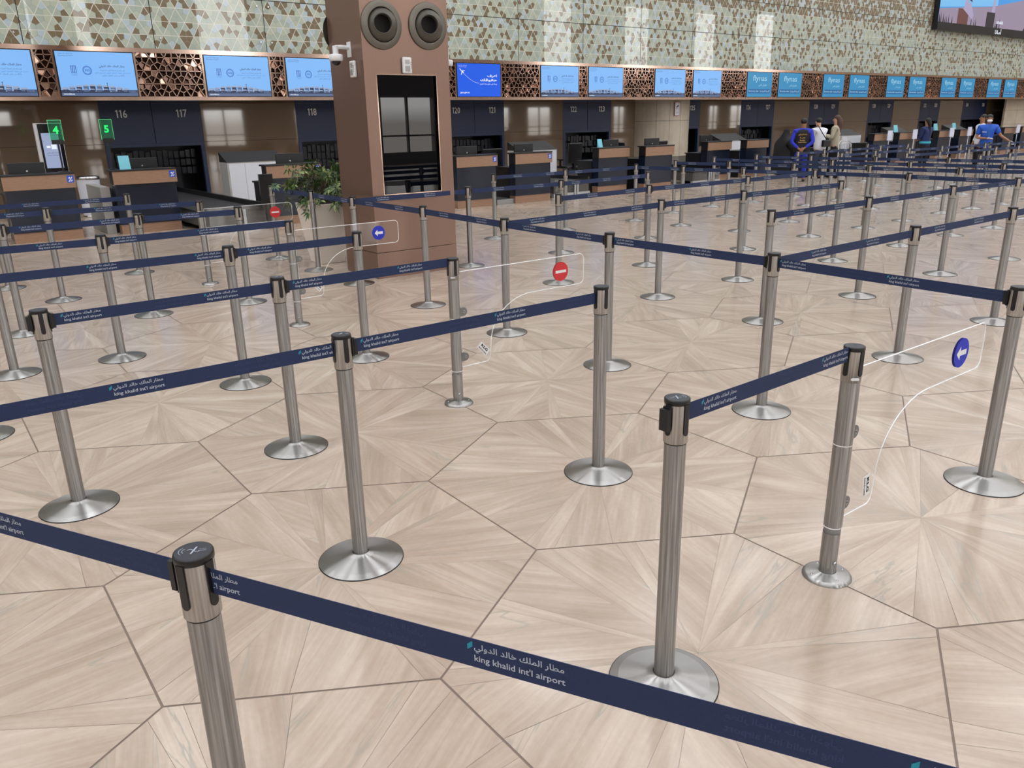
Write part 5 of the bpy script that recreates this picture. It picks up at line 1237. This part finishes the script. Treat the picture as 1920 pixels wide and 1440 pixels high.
# 5 luggage trolley with bags
tr = thing('luggage_trolley', 'chrome luggage trolley beside the person in the cream sweater', 'trolley', (21.1, 12.55, 0))
f = MB()
for s in (-1, 1): f.tube([(s * 0.28, 0, 0.14), (s * 0.28, 0, 0.95), (s * 0.22, 0, 1.0)], 0.014, 8).tube([(s * 0.28, 0, 0.14), (s * 0.26, 0.75, 0.14)], 0.014, 8)
f.tube([(-0.22, 0, 1.0), (0.22, 0, 1.0)], 0.016, 8).tube([(-0.28, 0, 0.5), (0.28, 0, 0.5)], 0.01, 8).tube([(-0.28, 0, 0.14), (0.28, 0, 0.14)], 0.012, 8)
for q in range(7): f.tube([(-0.24 + q * 0.08, 0, 0.5), (-0.24 + q * 0.08, 0, 0.92)], 0.005, 6)
f.tube([(-0.28, 0, 0.92), (0.28, 0, 0.92)], 0.008, 6).build('frame', steel_plain, tr)
for sx, sy in ((-1, 0), (1, 0), (0, 0.72)): MB().lathe([(0.06, -0.015), (0.06, 0.015)], 16, cap0=True, cap1=True).build('wheel', black_plastic, tr).matrix_local = Matrix.Translation((sx * 0.28, sy, 0.06)) @ Matrix.Rotation(PI / 2, 4, 'Y')
bg_ = MB().box(-0.24, 0.06, 0.16, 0.24, 0.34, 0.78).build('suitcase', blk, None, 0.04, loc=(21.1, 12.55, 0)); tag(bg_, 'black suitcase standing on the luggage trolley', 'suitcase')
hb = thing('handbag', 'patterned cream handbag between the white shirt and the trolley', 'handbag', (20.85, 13.75, 0.80))
MB().hexa([(-0.14, -0.06, 0), (0.14, -0.06, 0), (0.14, 0.06, 0), (-0.14, 0.06, 0)], [(-0.11, -0.03, 0.20), (0.11, -0.03, 0.20), (0.11, 0.03, 0.20), (-0.11, 0.03, 0.20)]).build('bag_body', noise_mat('bag_pattern', rgb(176, 150, 130), rgb(214, 204, 190), (1, 1, 1), 22, 0.6), hb, 0.01)
MB().tube([(-0.07, 0, 0.20), (-0.05, 0, 0.29), (0.05, 0, 0.29), (0.07, 0, 0.20)], 0.008, 6).build('strap', blk, hb)
ub = MB().box(-0.5, -0.2, 0, 0.5, 0.2, 0.80).build('service_box', blk, None, 0.01, loc=(21.05, 13.75, 0)); tag(ub, 'low dark stand under the patterned handbag', 'stand')
# 6 woman with a braid
x, y = 25.5, 12.5
t, hc, k = person('person with long black braid in navy jacket over a teal hem', x, y, away(x, y) + 0.9, 1.52, skin_a, 0.0,
    {-1: ((-0.20, 0.08, 1.12), (-0.08, 0.26, 1.05)), 1: ((0.20, 0.08, 1.12), (0.08, 0.26, 1.05))}, hairm=hair_black, hair='braid', shirt=navy_c, trousers=blk, slim=1.05)
MB().lathe([(0.165, 0.80), (0.16, 0.86)], 20).build('teal_hem', teal_c, t)
# 7 man in blue polo with face mask and gloves
x, y = 23.75, 10.0
t, hc, k = person('person in blue polo shirt with face mask and white gloves', x, y, away(x, y) + PI + 0.15, 1.60, skin_a, 0.0,
    {-1: ((-0.36, 0.05, 1.16), (-0.56, 0.22, 1.02)), 1: ((0.28, 0.02, 1.12), (0.02, 0.24, 1.10))}, hairm=hair_black, shirt=blue2, trousers=blk, sleeves=1, slim=1.15)
MB().ell(hc + Vector((0, 0.060, -0.062)), (0.066, 0.046, 0.040), 14, 10).build('face_mask', white_paint, t)
for s, (wr, d) in {-1: ((-0.56 * k, 0.22 * k, 1.02 * k), (-0.7, 0.6, -0.5)), 1: ((0.02 * k, 0.24 * k, 1.10 * k), (-0.75, 0.6, 0.1))}.items():
    hs = [[(a, b, c, r * 1.18) for a, b, c, r in ch] for ch in hand(wr, d, -s)]
    place_mesh(skin_mesh(hs), 'glove', white_c, t)
MB().tube([(-0.02, 0.168, 1.40), (0.0, 0.175, 1.1), (0.0, 0.172, 0.95)], 0.008, 6).build('lanyard', mat('lanyard_teal', rgb(30, 110, 130), 0.6), t)
g = MB(); put_text(g, 'SGS Ground', 0.0, 1.27 * k, 0, width=0.11, height=0.028, bold=0.02); go = g.build('chest_print', white_paint, t, fix=False); go.rotation_euler = (0, 0, PI); go.location = (0.16, 0.19, 0)
# 8 person mostly hidden behind him
x, y = 25.7, 11.0
person('person in white and red top mostly hidden behind the blue polo shirt', x, y, away(x, y) + 2.0, 1.60, skin_a, 0.0, hairm=hair_black, shirt=white_c, trousers=blk)
